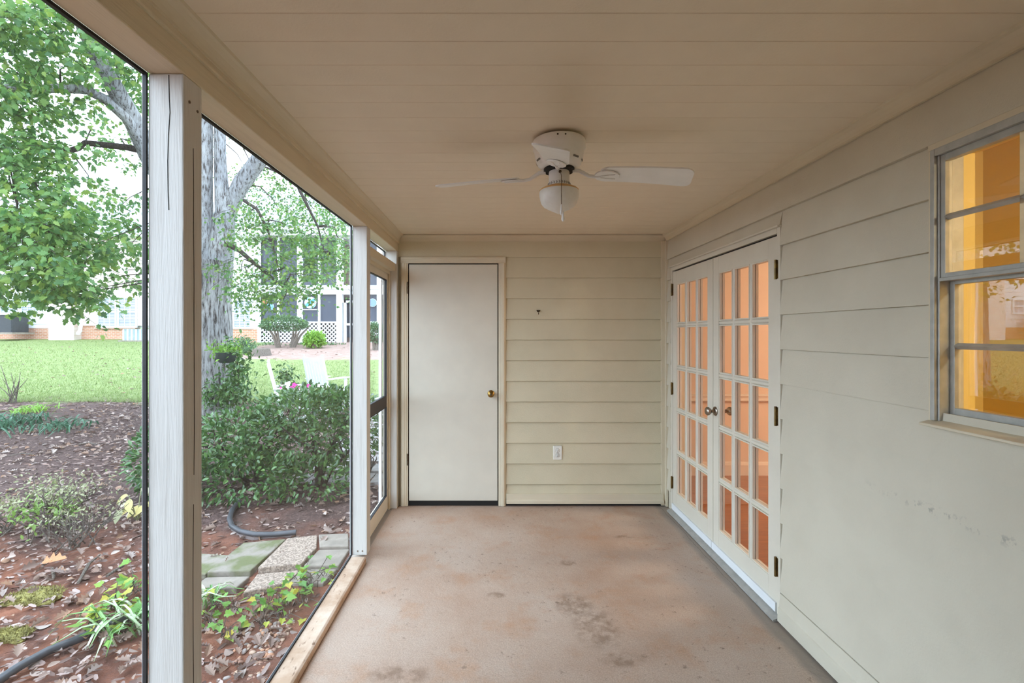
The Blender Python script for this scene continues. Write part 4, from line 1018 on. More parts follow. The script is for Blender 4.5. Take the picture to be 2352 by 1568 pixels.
# edging and pipe
eg = [on_ground(u, v, .02)+Vector((0,0,.03)) for u, v in ((548,1160),(533,1178),(527,1200),(533,1217),(552,1229),(585,1236),(625,1236),(660,1233),(680,1231))]
M['blackpipe'] = mat('black_plastic', (.035,.037,.042), (.06,.062,.07), 12, .45)
e = thing('garden_edging', 'curved black plastic lawn edging under the camellia', 'edging', eg[4])
obj('bead', MB().tube(eg, .020, 10), M['blackpipe'], e)
sk = MB()
for p, q in zip(eg[:-1], eg[1:]): sk.bar(p-Vector((0,0,.035)), q-Vector((0,0,.035)), .006, .06)
obj('skirt', sk, mat('faded_plastic', (.22,.18,.17), None, 9, .7), e)
pp = [on_ground(u, v)+Vector((0,0,.025)) for u, v in ((-40,1600),(40,1545),(110,1506),(170,1482),(240,1452),(310,1420),(370,1395))]
tag(obj('drain_pipe', MB().tube(pp, .021, 12), M['blackpipe']), 'black plastic drain pipe half hidden by striped grass', 'pipe')

# ------------------------------------------------------------------ low planting near the porch
def clump(name, label, cat, c, n, L, m, spread=.06, droop=.9, w=.05, singles=0, group=None):
    t = thing(name, label, cat, c, group)
    base = MB()
    for i in range(n):
        th = random.uniform(0, 2*PI); ln = L*random.uniform(.6,1.1); out = random.uniform(.35,.85)*ln
        b = Vector((random.gauss(0,spread), random.gauss(0,spread), 0)); d = Vector((math.cos(th), math.sin(th), 0)); s = Vector((-d.y, d.x, 0))*w*.5*random.uniform(.7,1.2)
        pts = []
        for k in range(6):
            q = k/5; z = ln*(1.1*q-.95*droop*q*q*random.uniform(.9,1.05)); pts.append(b+d*out*q+Vector((0,0,max(z,.004))))
        mb = MB() if i < singles else base
        vs, fs = [], []
        for k, p in enumerate(pts):
            ww = math.sin(PI*min(.97,.25+.75*k/5))*.95+.05
            vs += [p-s*ww, p+Vector((0,0,-.004)), p+s*ww]
        for k in range(5): fs += [(3*k,3*k+1,3*k+4,3*k+3),(3*k+1,3*k+2,3*k+5,3*k+4)]
        mb.add(vs, fs)
        if i < singles: obj('blade', mb, m, t, loc=(0,0,0))
    if base.v: o = obj('blades', base, m, t, loc=(0,0,0)); o['kind'] = 'stuff'
    return t
def strap_striped():
    m, nt, N, L, P = nodes_of('striped_strap'); P.inputs['Roughness'].default_value = .45
    g = N.new('ShaderNodeNewGeometry'); r = ramp(nt, [(0,(.10,.26,.06)),(.4,(.18,.34,.10)),(.6,(.50,.58,.38)),(1,(.62,.66,.50))], g.outputs['Random Per Island'])
    oi = N.new('ShaderNodeObjectInfo'); L.new(math_n(nt,'FRACT',math_n(nt,'ADD',g.outputs['Random Per Island'],oi.outputs['Random'])), r.inputs[0])
    L.new(r.outputs[0], P.inputs[0]); return m
M['striped'] = strap_striped()
g1 = on_ground(322, 1440); clump('striped_grass', 'clump of white striped arching grass beside the near post', 'grass clump', g1, 46, .42, M['striped'], .07, .95, .016, 46)
g2 = on_ground(452, 1400); clump('striped_grass', 'clump of white striped arching grass on the grey slab', 'grass clump', g2, 24, .34, M['striped'], .05, .95, .014, 24)
for (u, v, n, L, lab) in ((20,980,150,.42,'large dark green lily grass clump beside the lawn'),(132,984,110,.28,'low dark green lily grass clump alone on the mulch'),(70,948,60,.30,'bright lily grass clump under the bare twigs')):
    clump('lily_grass', lab, 'grass clump', on_ground(u, v), n, L, M['darkstrap'] if v > 950 else M['lime'], .20 if v > 950 else .16, .85, .022)
def ivy(label, centres, n, sx, sy, size=.055, singles=None):
    c0 = on_ground(*centres[0]); t = thing('ivy_patch', label, 'ivy', c0)
    pos, dirs = [], []; st = MB()
    for (u, v) in centres:
        p = on_ground(u, v); prev = None
        for k in range(n):
            q = on_ground(u+random.gauss(0,sx), v+random.gauss(0,sy)); q.z += random.uniform(.02,.13)
            pos.append(np.array(q)); a = random.uniform(0,2*PI); dirs.append([math.cos(a), math.sin(a)-.5, random.uniform(-.5,.2)])
            st.tube([p+Vector((random.uniform(-.03,.03),random.uniform(-.03,.03),0)), (p+q)/2+Vector((0,0,.03)), q], .0022, 4)
    n_ = len(pos); foliage('ivy_leaves', t, LEAF_IVY, pos, dirs, up_jit(n_,.45), rng.uniform(size*.75,size*1.2,n_), M['ivy_leaf'], n_ if n_ < 300 else 300)
    s = obj('stems', st, M['palebark'], t); s['kind'] = 'stuff'
    return t
ivy('green and yellow ivy beside the near post and black pipe', [(215,1440),(265,1400),(310,1360),(240,1470),(300,1420)], 13, 24, 16, .062)
ivy('trailing ivy patch between the near post and the pebbles', [(490,1395),(480,1440),(520,1460),(530,1410)], 9, 22, 18, .05)
ivy('ivy creeping over pavers against the sill', [(745,1338),(715,1362),(690,1350),(725,1345),(660,1390),(620,1400),(600,1440),(690,1390),(640,1420)], 10, 26, 17, .048)

def sparse_shrub(name, label, c, n, h, spread, leafm, nleaf, lsize, tw):
    t = thing(name, label, 'shrub', c)
    pos, dirs = [], []
    for i in range(n):
        th = random.uniform(0, 2*PI); r = spread*random.uniform(.3,1); tip = Vector((r*math.cos(th), r*math.sin(th), h*random.uniform(.6,1)))
        b = Vector((random.gauss(0,.05), random.gauss(0,.05), 0)); mid = b.lerp(tip,.5)+Vector((0,0,.05))
        mb = MB().tube([b, mid, tip], [.0055,.004,.002], 5)
        for _ in range(3):
            e = mid.lerp(tip, random.random())+Vector((random.uniform(-.12,.12), random.uniform(-.12,.12), random.uniform(.03,.12))); s0 = b.lerp(tip, random.uniform(.4,.8))+Vector((0,0,.03))
            mb.tube([s0, e], [.004,.002], 4)
            for _ in range(nleaf):
                pos.append(np.array(Vector(c)+e)+rng.normal(size=3)*.03); dirs.append(rng.normal(size=3)+np.array([0,0,.8]))
        obj('stem', mb, tw, t, loc=(0,0,0))
    n_ = len(pos); foliage('shrub_leaves', t, LEAF_OVAL, pos, dirs, up_jit(n_,.6), rng.uniform(lsize*.7,lsize*1.2,n_), leafm, 0)
    return t
sparse_shrub('azalea', 'sparse pale leaved azalea growing over the mulch', on_ground(125,1205), 26, .28, .52, M['pale'], 6, .030, M['palebark'])
sparse_shrub('azalea', 'yellow green azalea at the edge of the mulch bed', on_ground(10,1225), 12, .26, .36, M['pale'], 8, .034, M['palebark'])
sparse_shrub('azalea', 'low twiggy azalea in front on the red soil', on_ground(175,1255), 16, .20, .30, M['pale'], 4, .026, M['palebark'])
sparse_shrub('leafy_weed', 'bright lime green weed among the azaleas', on_ground(95,1238), 8, .18, .20, M['weed'], 8, .040, M['palebark'])
bt = thing('bare_twigs', 'cluster of bare upright twigs beside the lawn', 'twigs', on_ground(30, 925))
for k in range(10):
    u0 = 30+random.uniform(-12,12); b = on_ground(u0, 925); e = b+Vector((random.uniform(-.35,.3), random.uniform(-.1,.1), random.uniform(.35,.7)))
    obj('twig', MB().tube([b, b.lerp(e,.5)+Vector((.01,0,.03)), e], [.009,.007,.004], 5), M['palebark'], bt)
ht = thing('hosta', 'withered yellow hosta with pale bulbs at the post', 'plant', on_ground(315, 1195))
hb = on_ground(318, 1190)
for k in range(9):
    a = random.uniform(0,2*PI); c = hb+Vector((random.uniform(-.12,.12), random.uniform(-.1,.1), .10+random.uniform(0,.16)))
    R = frames(np.array([[math.cos(a), math.sin(a)*.5-.2, -.5]]), np.array([[0,-.5,.7]]))
    me = cloud_mesh('leaf', LEAF_OVAL, np.array([c-hb]), R, np.array([.13]), M['yellow_leaf'] if k % 3 else M['pale']); o = bpy.data.objects.new('leaf', me); C.objects.link(o); o.parent = ht
    obj('leaf_stalk', MB().tube([Vector((0,0,0)), (c-hb)*.6+Vector((0,0,.02)), c-hb], .004, 5), M['pale'], ht, loc=(0,0,0))
for (u, v) in ((313,1180),(298,1192),(285,1170)):
    p = on_ground(u, v)+Vector((0,0,.03)); obj('bulb', MB().lathe([(.004,-.028),(.022,-.016),(.028,0),(.020,.018),(.006,.03)], p, 14), mat('bulb_skin', (.55,.48,.36), None, 12, .7), ht)

# ------------------------------------------------------------------ leaf litter, pebbles, sticks
def scatter(name, label, cat, n, tmpl, m, region, s0, s1, tilt=.35, lift=.006):
    pos = []
    while len(pos) < n:
        x = random.uniform(region[0], region[1]); y = region[2]+(region[3]-region[2])*random.random()**1.25
        if x > -1.08 and y < 6: continue
        pos.append((x, y, ground_h(x,y)+lift+random.uniform(0,.012)))
    pos = np.array(pos); a = rng.uniform(0,2*PI,n); d = np.stack([np.cos(a), np.sin(a), rng.normal(size=n)*.12], 1)
    me = cloud_mesh(name, tmpl, pos, frames(d, up_jit(n,tilt)), rng.uniform(s0,s1,n), m)
    o = bpy.data.objects.new(name, me); C.objects.link(o); o['kind'] = 'stuff'; return tag(o, label, cat)
scatter('mulch_litter', 'shredded bark and leaf litter covering the bed', 'mulch', 24000, LEAF_CHIP, M['litter'], (-10.5,-1.08,1.2,9.0), .02, .07)
scatter('leaf_litter', 'small dry leaves strewn over the soil', 'leaves', 4200, LEAF_DRY, M['dry'], (-9.5,-1.08,1.2,8.6), .025, .055)
scatter('leaf_litter', 'broad curled brown leaves strewn over the soil', 'leaves', 2600, LEAF_OAK, M['dry'], (-9.5,-1.08,1.2,8.6), .04, .095, .6, .012)
scatter('leaf_litter', 'flat grey brown leaves strewn over the soil', 'leaves', 2600, LEAF_FLAT, M['dry'], (-9.5,-1.08,1.2,8.6), .03, .07, .5, .008)
scatter('lawn_litter', 'brown leaves dotted over the green lawn', 'leaves', 500, LEAF_DRY, M['dry'], (-20,-3,9.0,20), .05, .10)
# single fallen leaves one can pick out
lm = bpy.data.meshes.new('fallen_leaf'); lm.from_pydata([tuple(v) for v in LEAF_OAK[0]], [], LEAF_OAK[1]); lm.materials.append(M['dry'])
spots = [(random.uniform(0,330), random.uniform(1290,1560)) for _ in range(34)]+[(random.uniform(465,640), random.uniform(1400,1560)) for _ in range(26)]
for (u, v) in spots:
    p = on_ground(u, v); 
    if p.x > -.99: continue
    o = bpy.data.objects.new('fallen_leaf', lm); C.objects.link(o); o.location = p+Vector((0,0,.016)); o.rotation_euler = (random.uniform(-.4,.4), random.uniform(-.4,.4), random.uniform(0,6.28)); o.scale = (random.uniform(.055,.085),)*3
    tag(o, 'dry curled leaf lying on the soil outside the screen', 'leaf', 'fallen leaves by the porch')
big = bpy.data.objects.new('fallen_leaf', lm.copy()); C.objects.link(big); p = on_ground(92, 1306); big.location = p+Vector((0,0,.03)); big.scale = (.15,.15,.13); big.rotation_euler = (.35,0,.35)
big.data.materials.clear(); big.data.materials.append(mat('tan_leaf', (.50,.25,.12), (.40,.19,.09), 20, .8)); tag(big, 'large orange brown curled leaf on the red soil', 'leaf')
# pebbles along the sill
pbs = []
for _ in range(230):
    v = random.uniform(1425,1568); u = 805-(v-1275)*.683-abs(random.gauss(0,38))-18
    p = on_ground(u, v)
    if p.x < -1.0 and p.y > 1.7: pbs.append(p)
pebm = []
for k in range(4):
    bm = bmesh.new(); bmesh.ops.create_icosphere(bm, subdivisions=2, radius=1)
    for v in bm.verts: v.co = Vector((v.co.x*1.0, v.co.y*random.uniform(.7,.8), v.co.z*.55))+Vector((math.sin(v.co.z*3+k)*.12, math.sin(v.co.x*3+k)*.1, 0))
    me = bpy.data.meshes.new('pebble'); bm.to_mesh(me); bm.free(); me.polygons.foreach_set('use_smooth', [True]*len(me.polygons))
    me.materials.append(mat('pebble_%d' % k, [(.46,.24,.13),(.48,.34,.24),(.33,.18,.12),(.38,.32,.28)][k], [(.38,.17,.09),(.40,.27,.18),(.24,.12,.08),(.30,.25,.22)][k], 14, .6)); pebm.append(me)
for i, p in enumerate(pbs):
    kk = random.randrange(4); o = bpy.data.objects.new('pebble', pebm[kk]); C.objects.link(o); s = random.uniform(.008,.019); o.scale = (s,)*3; o.location = p+Vector((0,0,s*.35)); o.rotation_euler = (random.uniform(-.3,.3), random.uniform(-.3,.3), random.uniform(0,6.28))
    tag(o, ['rounded orange pebble','rounded pale tan pebble','rounded red brown pebble','rounded greyish pebble'][kk]+' on the soil outside the sill', 'pebble', 'pebbles along the porch sill')
sticks = [((180,1345),(205,1300),(230,1280),'thin grey stick pointing out of the red soil'),((245,1330),(262,1318),(285,1305),'short bent twig near the striped grass'),((20,1052),(50,1045),(78,1047),'weathered grey stick flat on the far mulch'),((180,1024),(205,1020),(222,1024),'pale bark strip on the mulch near the lawn'),((120,1312),(123,1325),(122,1335),'stubby forked twig by the big brown leaf')]
for a_, b_, c_, lab in sticks:
    P3_ = [on_ground(*q)+Vector((0,0,.02)) for q in (a_, b_, c_)]
    tag(obj('stick', MB().tube(P3_, [.009,.011,.006], 6, .1), M['palebark']), lab, 'stick')
# moss cushions
M['moss'] = mat('moss', (.30,.265,.075), (.19,.17,.05), 30, .95, .8, 60)
for (u, v, rx, ry, lab) in ((78,1372,.15,.10,'olive green moss cushion on the red soil'),(22,1462,.10,.06,'small moss patch near the drain pipe')):
    p = on_ground(u, v); bm = bmesh.new(); bmesh.ops.create_icosphere(bm, subdivisions=4, radius=1)
    for w in bm.verts:
        a = math.atan2(w.co.y, w.co.x); r = 1+.22*math.sin(3*a+u)+.12*math.sin(7*a)+random.uniform(-.06,.06)
        w.co = Vector((w.co.x*rx*r, w.co.y*ry*r, w.co.z*.028+random.uniform(-.004,.004)))
    me = bpy.data.meshes.new('moss_patch'); bm.to_mesh(me); bm.free(); me.materials.append(M['moss'])
    o = bpy.data.objects.new('moss_patch', me); C.objects.link(o); o.location = p; tag(o, lab, 'moss')
    nf = 900; tt = rng.uniform(0,2*PI,nf); rr_ = np.sqrt(rng.random(nf))*1.12; fpos = np.stack([np.cos(tt)*rr_*rx, np.sin(tt)*rr_*ry, np.full(nf,.012)+.012*(1-rr_)], 1)
    fm = cloud_mesh('moss_fuzz', (np.array([[0,-.2,0],[0,.2,0],[1,0,0]]), [(0,1,2)]), fpos, frames(rng.normal(size=(nf,3))*.6+np.array([0,0,1.]), up_jit(nf,1.)), rng.uniform(.012,.026,nf), M['moss'])
    fo = bpy.data.objects.new('moss_fuzz', fm); C.objects.link(fo); fo.parent = o; fo['kind'] = 'stuff'
# grass blades on the lawn
n = 60000
gy = 8.8+14*rng.random(n)**1.6; gx = -rng.uniform(.25,1.75,n)*gy
keep = ~((gy > 14.8) & (gx > -10.0)); gx, gy = gx[keep], gy[keep]; n = len(gx)
pos = np.stack([gx, gy, np.array([ground_h(0,y) for y in gy])-.005], 1); a = rng.uniform(0,2*PI,n)
d = np.stack([np.cos(a)*.5, np.sin(a)*.5, np.ones(n)*.8], 1)
BLD = (np.array([[0,-.10,0],[0,.10,0],[1,0,0]]), [(0,1,2)])
me = cloud_mesh('lawn_grass', BLD, pos, frames(d, up_jit(n,1.0)), rng.uniform(.04,.09,n), M['grassblade'])
o = bpy.data.objects.new('lawn_grass', me); C.objects.link(o); o['kind'] = 'stuff'; tag(o, 'short green lawn grass across the yard', 'grass')

# ------------------------------------------------------------------ neighbouring houses
M['blind'] = mat('window_blind', (.52,.58,.62), (.40,.46,.50), 4, .5)
M['winglass'] = mat('far_window_glass', (.12,.16,.20), (.18,.23,.28), 2, .15)
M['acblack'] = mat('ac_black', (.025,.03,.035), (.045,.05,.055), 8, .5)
M['acgrey'] = mat('ac_grey', (.30,.36,.36), (.24,.30,.30), 8, .5)
M['roof'] = mat('grey_shingle', (.42,.45,.47), (.34,.37,.39), 12, .9)
M['tan_in'] = mat('tan_interior', (.42,.33,.26), (.34,.26,.20), 3, .7)
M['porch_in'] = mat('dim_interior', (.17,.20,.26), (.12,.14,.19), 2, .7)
def brick_mat(name, a, b, mo):
    m, nt, N, L, P = nodes_of(name); P.inputs['Roughness'].default_value = .9
    tc = N.new('ShaderNodeTexCoord'); mp = N.new('ShaderNodeMapping'); mp.inputs['Rotation'].default_value = (PI/2,0,0)
    bt_ = N.new('ShaderNodeTexBrick'); bt_.inputs['Scale'].default_value = 2.3; bt_.inputs['Color1'].default_value = (*a,1); bt_.inputs['Color2'].default_value = (*b,1); bt_.inputs['Mortar'].default_value = (*mo,1)
    bt_.inputs['Mortar Size'].default_value = .02; bt_.inputs['Brick Width'].default_value = .5; bt_.inputs['Row Height'].default_value = .18
    L.new(tc.outputs['Object'], mp.inputs[0]); L.new(mp.outputs[0], bt_.inputs[0]); L.new(bt_.outputs[0], P.inputs[0]); return m
M['brick'] = brick_mat('orange_brick', (.46,.20,.11), (.56,.27,.16), (.55,.48,.42))
M['wbrick'] = brick_mat('whitewashed_brick', (.70,.62,.56), (.62,.46,.38), (.76,.74,.70))
def hb(u0, u1, v0, v1, Y, dep=.1, front=0.0):
    p, q = at(u0, v0, Y), at(u1, v1, Y)
    return MB().box(p.x, q.x, Y-front, Y+dep, q.z, p.z)
def far_window(parent, u0, u1, v0, v1, Y, cols, rows, blind=True, name='window'):
    p, q = at(u0, v0, Y), at(u1, v1, Y); x0, x1, z0, z1 = p.x, q.x, q.z, p.z; b = .07
    f = MB().box(x0-b, x0, Y-.05, Y, z0-b, z1+b).box(x1, x1+b, Y-.05, Y, z0-b, z1+b).box(x0, x1, Y-.05, Y, z1, z1+b).box(x0-b*1.4, x1+b*1.4, Y-.08, Y, z0-b*1.4, z0)
    w = obj(name, f, M['white_out'], parent)
    obj('pane', MB().box(x0, x1, Y-.004, Y, z0, z1), M['winglass'], w, loc=(0,0,0))
    zm = (z0+z1)/2
    g = MB().box(x0, x1, Y-.035, Y-.006, zm-.03, zm+.03)
    for i in range(1, cols): xx = x0+(x1-x0)*i/cols; g.box(xx-.014, xx+.014, Y-.02, Y-.006, z0, z1)
    for j in range(1, rows):
        zz = z0+(z1-z0)*j/rows
        if abs(zz-zm) > .05: g.box(x0, x1, Y-.02, Y-.006, zz-.014, zz+.014)
    obj('sash_bars', g, M['white_out'], w, loc=(0,0,0))
    if blind:
        s = MB(); k = 0; zz = z0+.03
        while zz < z1-.03:
            s.box(x0+.01, x1-.01, Y-.006, Y-.0045, zz, zz+.045); zz += .075
        obj('blind', s, M['blind'], w, loc=(0,0,0))
    return w
# left house
YH = 24.0
lh = thing('neighbour_house', 'white neighbour house with brick base beyond the lawn', 'house', (at(150,775,YH).x, YH, ground_h(0,YH)))
hz0 = 766+(CAMZ-ground_h(0,YH)+.3)*FPX/YH
obj('foundation', hb(-400,133,752,hz0,YH,.4,.02), M['brick'], lh)
side = obj('siding_wall', hb(-400,470,525,753,YH,.4), M['white_out'], lh)
cl = hb(0,1,0,1,YH)
zz = at(0,753,YH).z
while zz < at(0,530,YH).z:
    xa_, xb_ = at(-400,0,YH).x, at(133,0,YH).x
    obj('clapboard', MB().prism([(YH,zz),(YH-.03,zz),(YH-.008,zz+.2),(YH,zz+.2)], 'x', xa_, xb_), M['white_out'], lh); zz += .2
obj('brick_chimney', hb(135,192,540,hz0,YH,.3,.55), M['wbrick'], lh)
obj('brick_panel', hb(192,300,650,hz0,YH,.1,.12), M['brick'], lh)
obj('painted_brick', hb(192,470,540,748,YH,.1,.16), M['wbrick'], lh)
obj('corner_board', hb(120,135,540,765,YH,.1,.1), M['white_out'], lh)
ds = MB().tube([at(176,552,YH-.62), at(186,562,YH-.66), at(187,600,YH-.66), at(185,750,YH-.66), at(184,760,YH-.7), at(179,766,YH-.9)], .085, 8)
obj('downspout', ds, M['white_out'], lh)
obj('gutter', hb(-400,470,540,548,YH,.5,.75), M['white_out'], lh)
rp = at(-400,540,YH); rq = at(470,540,YH)
obj('roof', MB().prism([(YH-.8,rp.z),(YH-.8,rp.z+.1),(YH+5,rp.z+3.0),(YH+5,rp.z)], 'x', rp.x, rq.x), M['roof'], lh)
far_window(lh, 3,41,689,718,YH-.03,3,2); far_window(lh, 51,89,689,718,YH-.03,3,2)
far_window(lh, 227,265,685,748,YH-.17,3,4); far_window(lh, 274,312,685,748,YH-.17,3,4)
obj('window_lintel_sill', hb(222,318,751,755,YH,.1,.22), M['brick'], lh)
# AC units
def ac(label, u0, u1, v0, v1, Y, m, fin):
    p, q = at(u0, v0, Y), at(u1, v1, Y); cx_ = (p.x+q.x)/2
    t = thing('air_conditioner', label, 'air conditioner', (cx_, Y+.3, q.z))
    w = q.x-p.x
    obj('case', MB().box(p.x, q.x, Y, Y+min(w,.8), q.z, p.z-.03), m, t)
    obj('top_grille', MB().box(p.x-.02, q.x+.02, Y-.02, Y+min(w,.8)+.02, p.z-.03, p.z), m, t)
    f = MB(); n_ = fin
    if fin > 9:
        for k in range(n_): zz = q.z+(p.z-q.z)*(k+.5)/n_; f.box(p.x+w*.25, q.x-.03, Y-.02, Y, zz-.018, zz+.018)
    else:
        for k in range(n_+1): xx = p.x+w*k/n_; f.box(xx-.035, xx+.035, Y-.025, Y, q.z, p.z-.03)
    obj('fins', f, M['blackpipe'] if fin > 9 else M['white_out'], t)
    obj('pad', MB().box(p.x-.15, q.x+.15, Y-.15, Y+.95, q.z-.08, q.z), M['slab'], t)
ac('tall black air conditioner at the brick base', -22, 28, 723, 763, 22.8, M['acblack'], 14)
ac('wide grey green air conditioner under the big window', 284, 352, 755, 781, 22.6, M['acgrey'], 7)

# right house with two storey screened porch
YR = 22.0
rh = thing('porch_house', 'white two storey house with screened porches and lattice', 'house', (at(690,790,YR).x, YR, ground_h(0,YR)))
hz1 = 800
obj('siding_wall', hb(420,600,520,hz1,YR,.3), M['white_out'], rh)
obj('brick_base', hb(420,592,755,hz1+6,YR,.2,.05), M['brick'], rh)
far_window(rh, 520,532,691,750,YR-.02,2,4); far_window(rh, 539,575,691,750,YR-.02,3,4)
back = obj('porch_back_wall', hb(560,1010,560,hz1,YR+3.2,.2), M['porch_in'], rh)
obj('upper_back_wall', hb(560,1010,540,662,YR+3.15,.1), M['tan_in'], rh)
obj('upper_ceiling', MB().box(at(596,0,YR).x, at(960,0,YR).x, YR, YR+3.2, at(0,534,YR).z, at(0,532,YR).z), M['white_out'], rh)
obj('upper_floor', MB().box(at(596,0,YR).x, at(960,0,YR).x, YR-.05, YR+3.2, at(0,676,YR).z, at(0,655,YR).z), M['white_out'], rh)
obj('band_moulding', hb(596,960,660,664,YR,.05,.14), M['white_out'], rh)
obj('eave', hb(420,960,524,545,YR,.4,.5), M['white_out'], rh)
e0, e1 = at(420,524,YR), at(960,524,YR)
obj('roof', MB().prism([(YR-.6,e0.z),(YR-.6,e0.z+.08),(YR+6,e0.z+3.6),(YR+6,e0.z)], 'x', e0.x, e1.x), M['roof'], rh)
def col(u0, u1, v0, v1, dep=.22): obj('column', hb(u0,u1,v0,v1,YR,dep,.04), M['white_out'], rh)
for (u0,u1) in ((592,600),(683,695),(773,786),(866,876),(940,952)): col(u0,u1,540,658); col(u0,u1,672,hz1)
for (u0,u1) in ((637.5,642),(731,735.5),(819,823)): col(u0,u1,673,hz1-6,.08); col(u0,u1,545,656,.08)
bays = [(600,637.5),(642,683),(695,731),(735.5,773),(823,866)]
LS = .013
for (u0, u1) in bays:
    obj('bay_rail', hb(u0,u1,738,742,YR,.1,.02), M['white_out'], rh)
    obj('screen', hb(u0,u1,675,738,YR+.05,.004), M['far_screen'], rh)
    obj('upper_screen', hb(u0,u1,546,656,YR+.05,.004), M['far_screen'], rh)
    a_, b_ = at(u0,742,YR), at(u1,793,YR); x0,x1,z0,z1 = a_.x,b_.x,b_.z,a_.z
    lt = MB(); stp = .185; H = z1-z0; k = x0-H
    while k < x1:
        for s in (1, -1):
            # diagonal slat clipped to the bay
            xs0, xs1 = (k, k+H)
            t0 = max(0, (x0-xs0)/H); t1 = min(1, (x1-xs0)/H)
            if t1-t0 > .04:
                za, zb_ = (z0+H*t0, z0+H*t1) if s > 0 else (z1-H*t0, z1-H*t1)
                lt.bar((xs0+H*t0, YR-.01*s+.02, za), (xs0+H*t1, YR-.01*s+.02, zb_), .012, .050, up=(0,0,1) )
        k += stp
    obj('lattice', lt, M['white_out'], rh)
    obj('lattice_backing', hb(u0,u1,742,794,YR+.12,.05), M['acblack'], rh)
obj('bay_rail', hb(695,731,710,711.5,YR,.03), M['white_out'], rh)
# screen door of that porch
obj('door_frame', hb(790,795,690,796,YR,.1,.02), M['white_out'], rh); obj('door_frame', hb(786,819,690,695,YR,.1,.02), M['white_out'], rh); obj('door_frame', hb(812,819,690,796,YR,.1,.02), M['white_out'], rh); obj('door_panel', hb(795,812,742,747,YR,.1,.02), M['white_out'], rh)
obj('porch_floor', MB().box(at(596,0,YR).x, at(960,0,YR).x, YR+.02, YR+3.2, at(0,794,YR).z-.1, at(0,793,YR).z), M['slab'], rh)
stp_ = thing('garden_steps', 'grey concrete steps below the far porch door', 'steps', at(800,803,YR-.9))
obj('upper_step', MB().box(at(786,0,YR).x, at(826,0,YR).x, YR-.45, YR-.05, at(0,806,YR).z, at(0,797,YR).z), M['slab'], stp_)
obj('lower_step', MB().box(at(776,0,YR).x, at(822,0,YR).x, YR-.95, YR-.46, at(0,810,YR).z, at(0,803,YR).z), M['slab'], stp_)
# hanging glass discs behind the far screens
def disc(label, u, v, r, m, ring=None):
    c = at(u, v, YR+.04-.06); t = thing('glass_ornament', label, 'ornament', c)
    R_ = pxr(r, YR); obj('glass_disc', MB().lathe([(R_,-.012),(R_,.012)], c, 28, 'y'), m, t)
    obj('rim', MB().tube([(c.x+R_*math.cos(a_), c.y, c.z+R_*math.sin(a_)) for a_ in np.linspace(0,2*PI,25)], .012, 6), M['white_out'], t)
    obj('cord', MB().tube([(c.x,c.y,c.z+R_), (c.x,c.y,at(0,674,YR).z)], .008, 5), M['acblack'], t)
def wave_mat():
    m, nt, N, L, P = nodes_of('blue_wave_glass'); P.inputs['Roughness'].default_value = .15
    tc = N.new('ShaderNodeTexCoord'); mp = N.new('ShaderNodeMapping'); mp.inputs['Rotation'].default_value = (.0,.5,0)
    wv = N.new('ShaderNodeTexWave'); wv.bands_direction = 'Z'; wv.inputs['Scale'].default_value = 1.1; wv.inputs['Distortion'].default_value = 4; wv.inputs['Detail Scale'].default_value = .8
    L.new(tc.outputs['Object'], mp.inputs[0]); L.new(mp.outputs[0], wv.inputs[0])
    r = ramp(nt, [(.2,(.05,.32,.62)),(.5,(.12,.50,.75)),(.8,(.60,.80,.88))], wv.outputs[0]); L.new(r.outputs[0], P.inputs[0]); return m
disc('round blue wave patterned glass hung in the far porch', 713, 695, 13, wave_mat())
disc('red orange glass disc hung in the far porch', 609, 693, 5.5, mat('red_glass', (.60,.12,.06), None, 4, .2))
disc('light blue glass disc hung in the far porch', 621, 704, 8, mat('blue_glass', (.14,.34,.62), None, 4, .2))
disc('square hung blue glass seen through the screen door', 856, 695, 9, mat('violet_blue_glass', (.16,.26,.60), None, 4, .2))

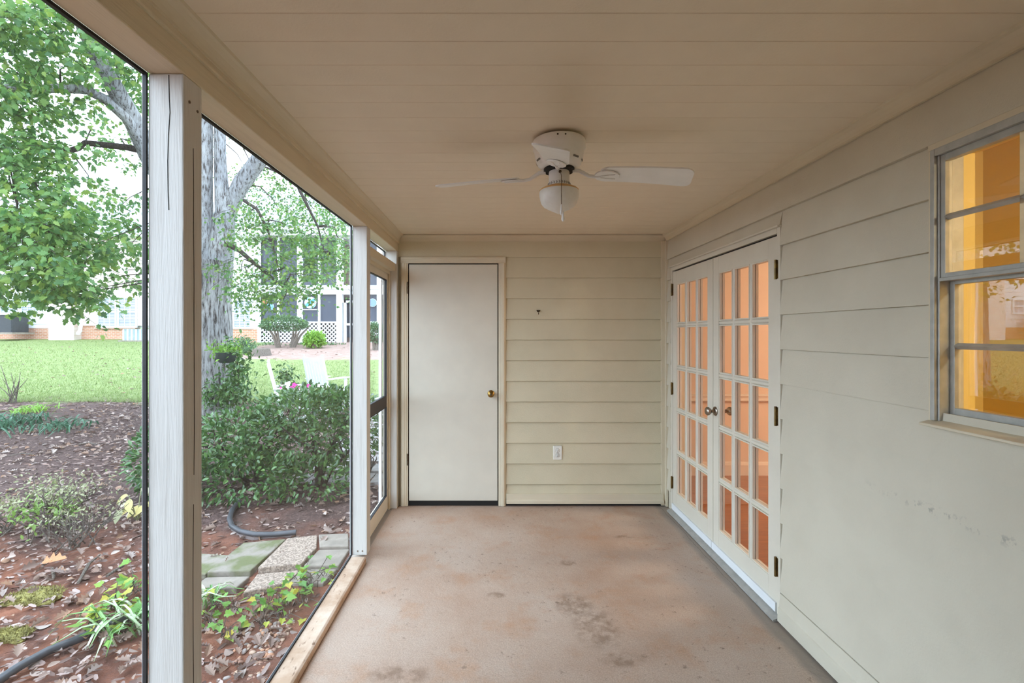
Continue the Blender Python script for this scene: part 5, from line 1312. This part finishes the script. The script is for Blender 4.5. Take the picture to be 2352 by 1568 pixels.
# shrubs in the bed before it
def ball_shrub(name, label, u, vtop, vbot, ru, Y, m, n, trunks=(), cover=.75, lsize=(.05,.10)):
    c = at(u, (vtop+vbot)/2, Y); base = Vector((c.x, Y, ground_h(c.x, Y))); t = thing(name, label, 'shrub', base)
    rx, rz = pxr(ru, Y), pxr((vbot-vtop)/2, Y); zc = c.z
    pos, dirs = [], []
    for _ in range(n):
        v = rng.normal(size=3); v /= np.linalg.norm(v)
        if v[2] < -.35 and random.random() < .7: continue
        r = random.uniform(cover,1.0)
        z_ = v[2]*rz*r*(1 if v[2] > 0 else .55)
        pos.append(np.array([c.x+v[0]*rx*r, Y+v[1]*rx*.8*r, zc+z_])); dirs.append(v+rng.normal(size=3)*.5)
    n_ = len(pos); foliage('shrub_foliage', t, LEAF_OVAL, pos, dirs, up_jit(n_,.7), rng.uniform(*lsize,n_), m, 0)
    for k, (ub, ut) in enumerate(trunks):
        b = at(ub, 0, Y-.1); b.z = ground_h(0,Y)-.05; mb = MB()
        for s in (-1,-.4,.4,1):
            e = Vector((at(ut,0,Y).x+s*rx*.35, Y+random.uniform(-.3,.3), zc+.05)); mid = b.lerp(e,.45)+Vector((0,0,.1))
            mb.tube([b+Vector((s*.05,0,0)), mid, e], [.06,.045,.02], 6)
        obj('trunk', mb, M['palebark'], t)
    return t
ball_shrub('topiary_shrub', 'wide rounded topiary shrub on two bare trunks', 653, 725, 770, 54, 19.6, M['shrub'], 5200, ((640,625),(671,690)))
ball_shrub('bright_shrub', 'small bright green shrub before the lattice', 723, 762, 806, 22, 19.2, M['lime'], 900, ((723,723),), .4, (.10,.2))
ball_shrub('clipped_hedge', 'clipped yellow green hedge beside the far steps', 862, 740, 800, 26, 18.5, M['shrub'], 2600, ((862,862),), .6)
for (u, lab) in ((620,'low dark groundcover left of the topiary trunks'),(690,'low dark groundcover between topiary and bright shrub'),(760,'low groundcover under the far lattice')):
    ball_shrub('groundcover', lab, u, 788, 802, 40, 20.9, M['shrub'], 700, (), .3)
ball_shrub('flowering_bush', 'loose green bush against the brick wall', 555, 775, 812, 34, 18.5, M['shrub'], 1300, ((555,555),), .3)
ball_shrub('flowering_bush', 'low green bush behind the trunk planter', 572, 796, 822, 26, 17.0, M['shrub'], 600, ((575,575),), .3)
st_ = on_ground(600, 816); tag(obj('tree_stump', MB().lathe([(.36,-.05),(.30,.12),(.28,.22),(.25,.24)], st_, 16), M['palebark']), 'weathered tree stump in the far mulch bed', 'stump')
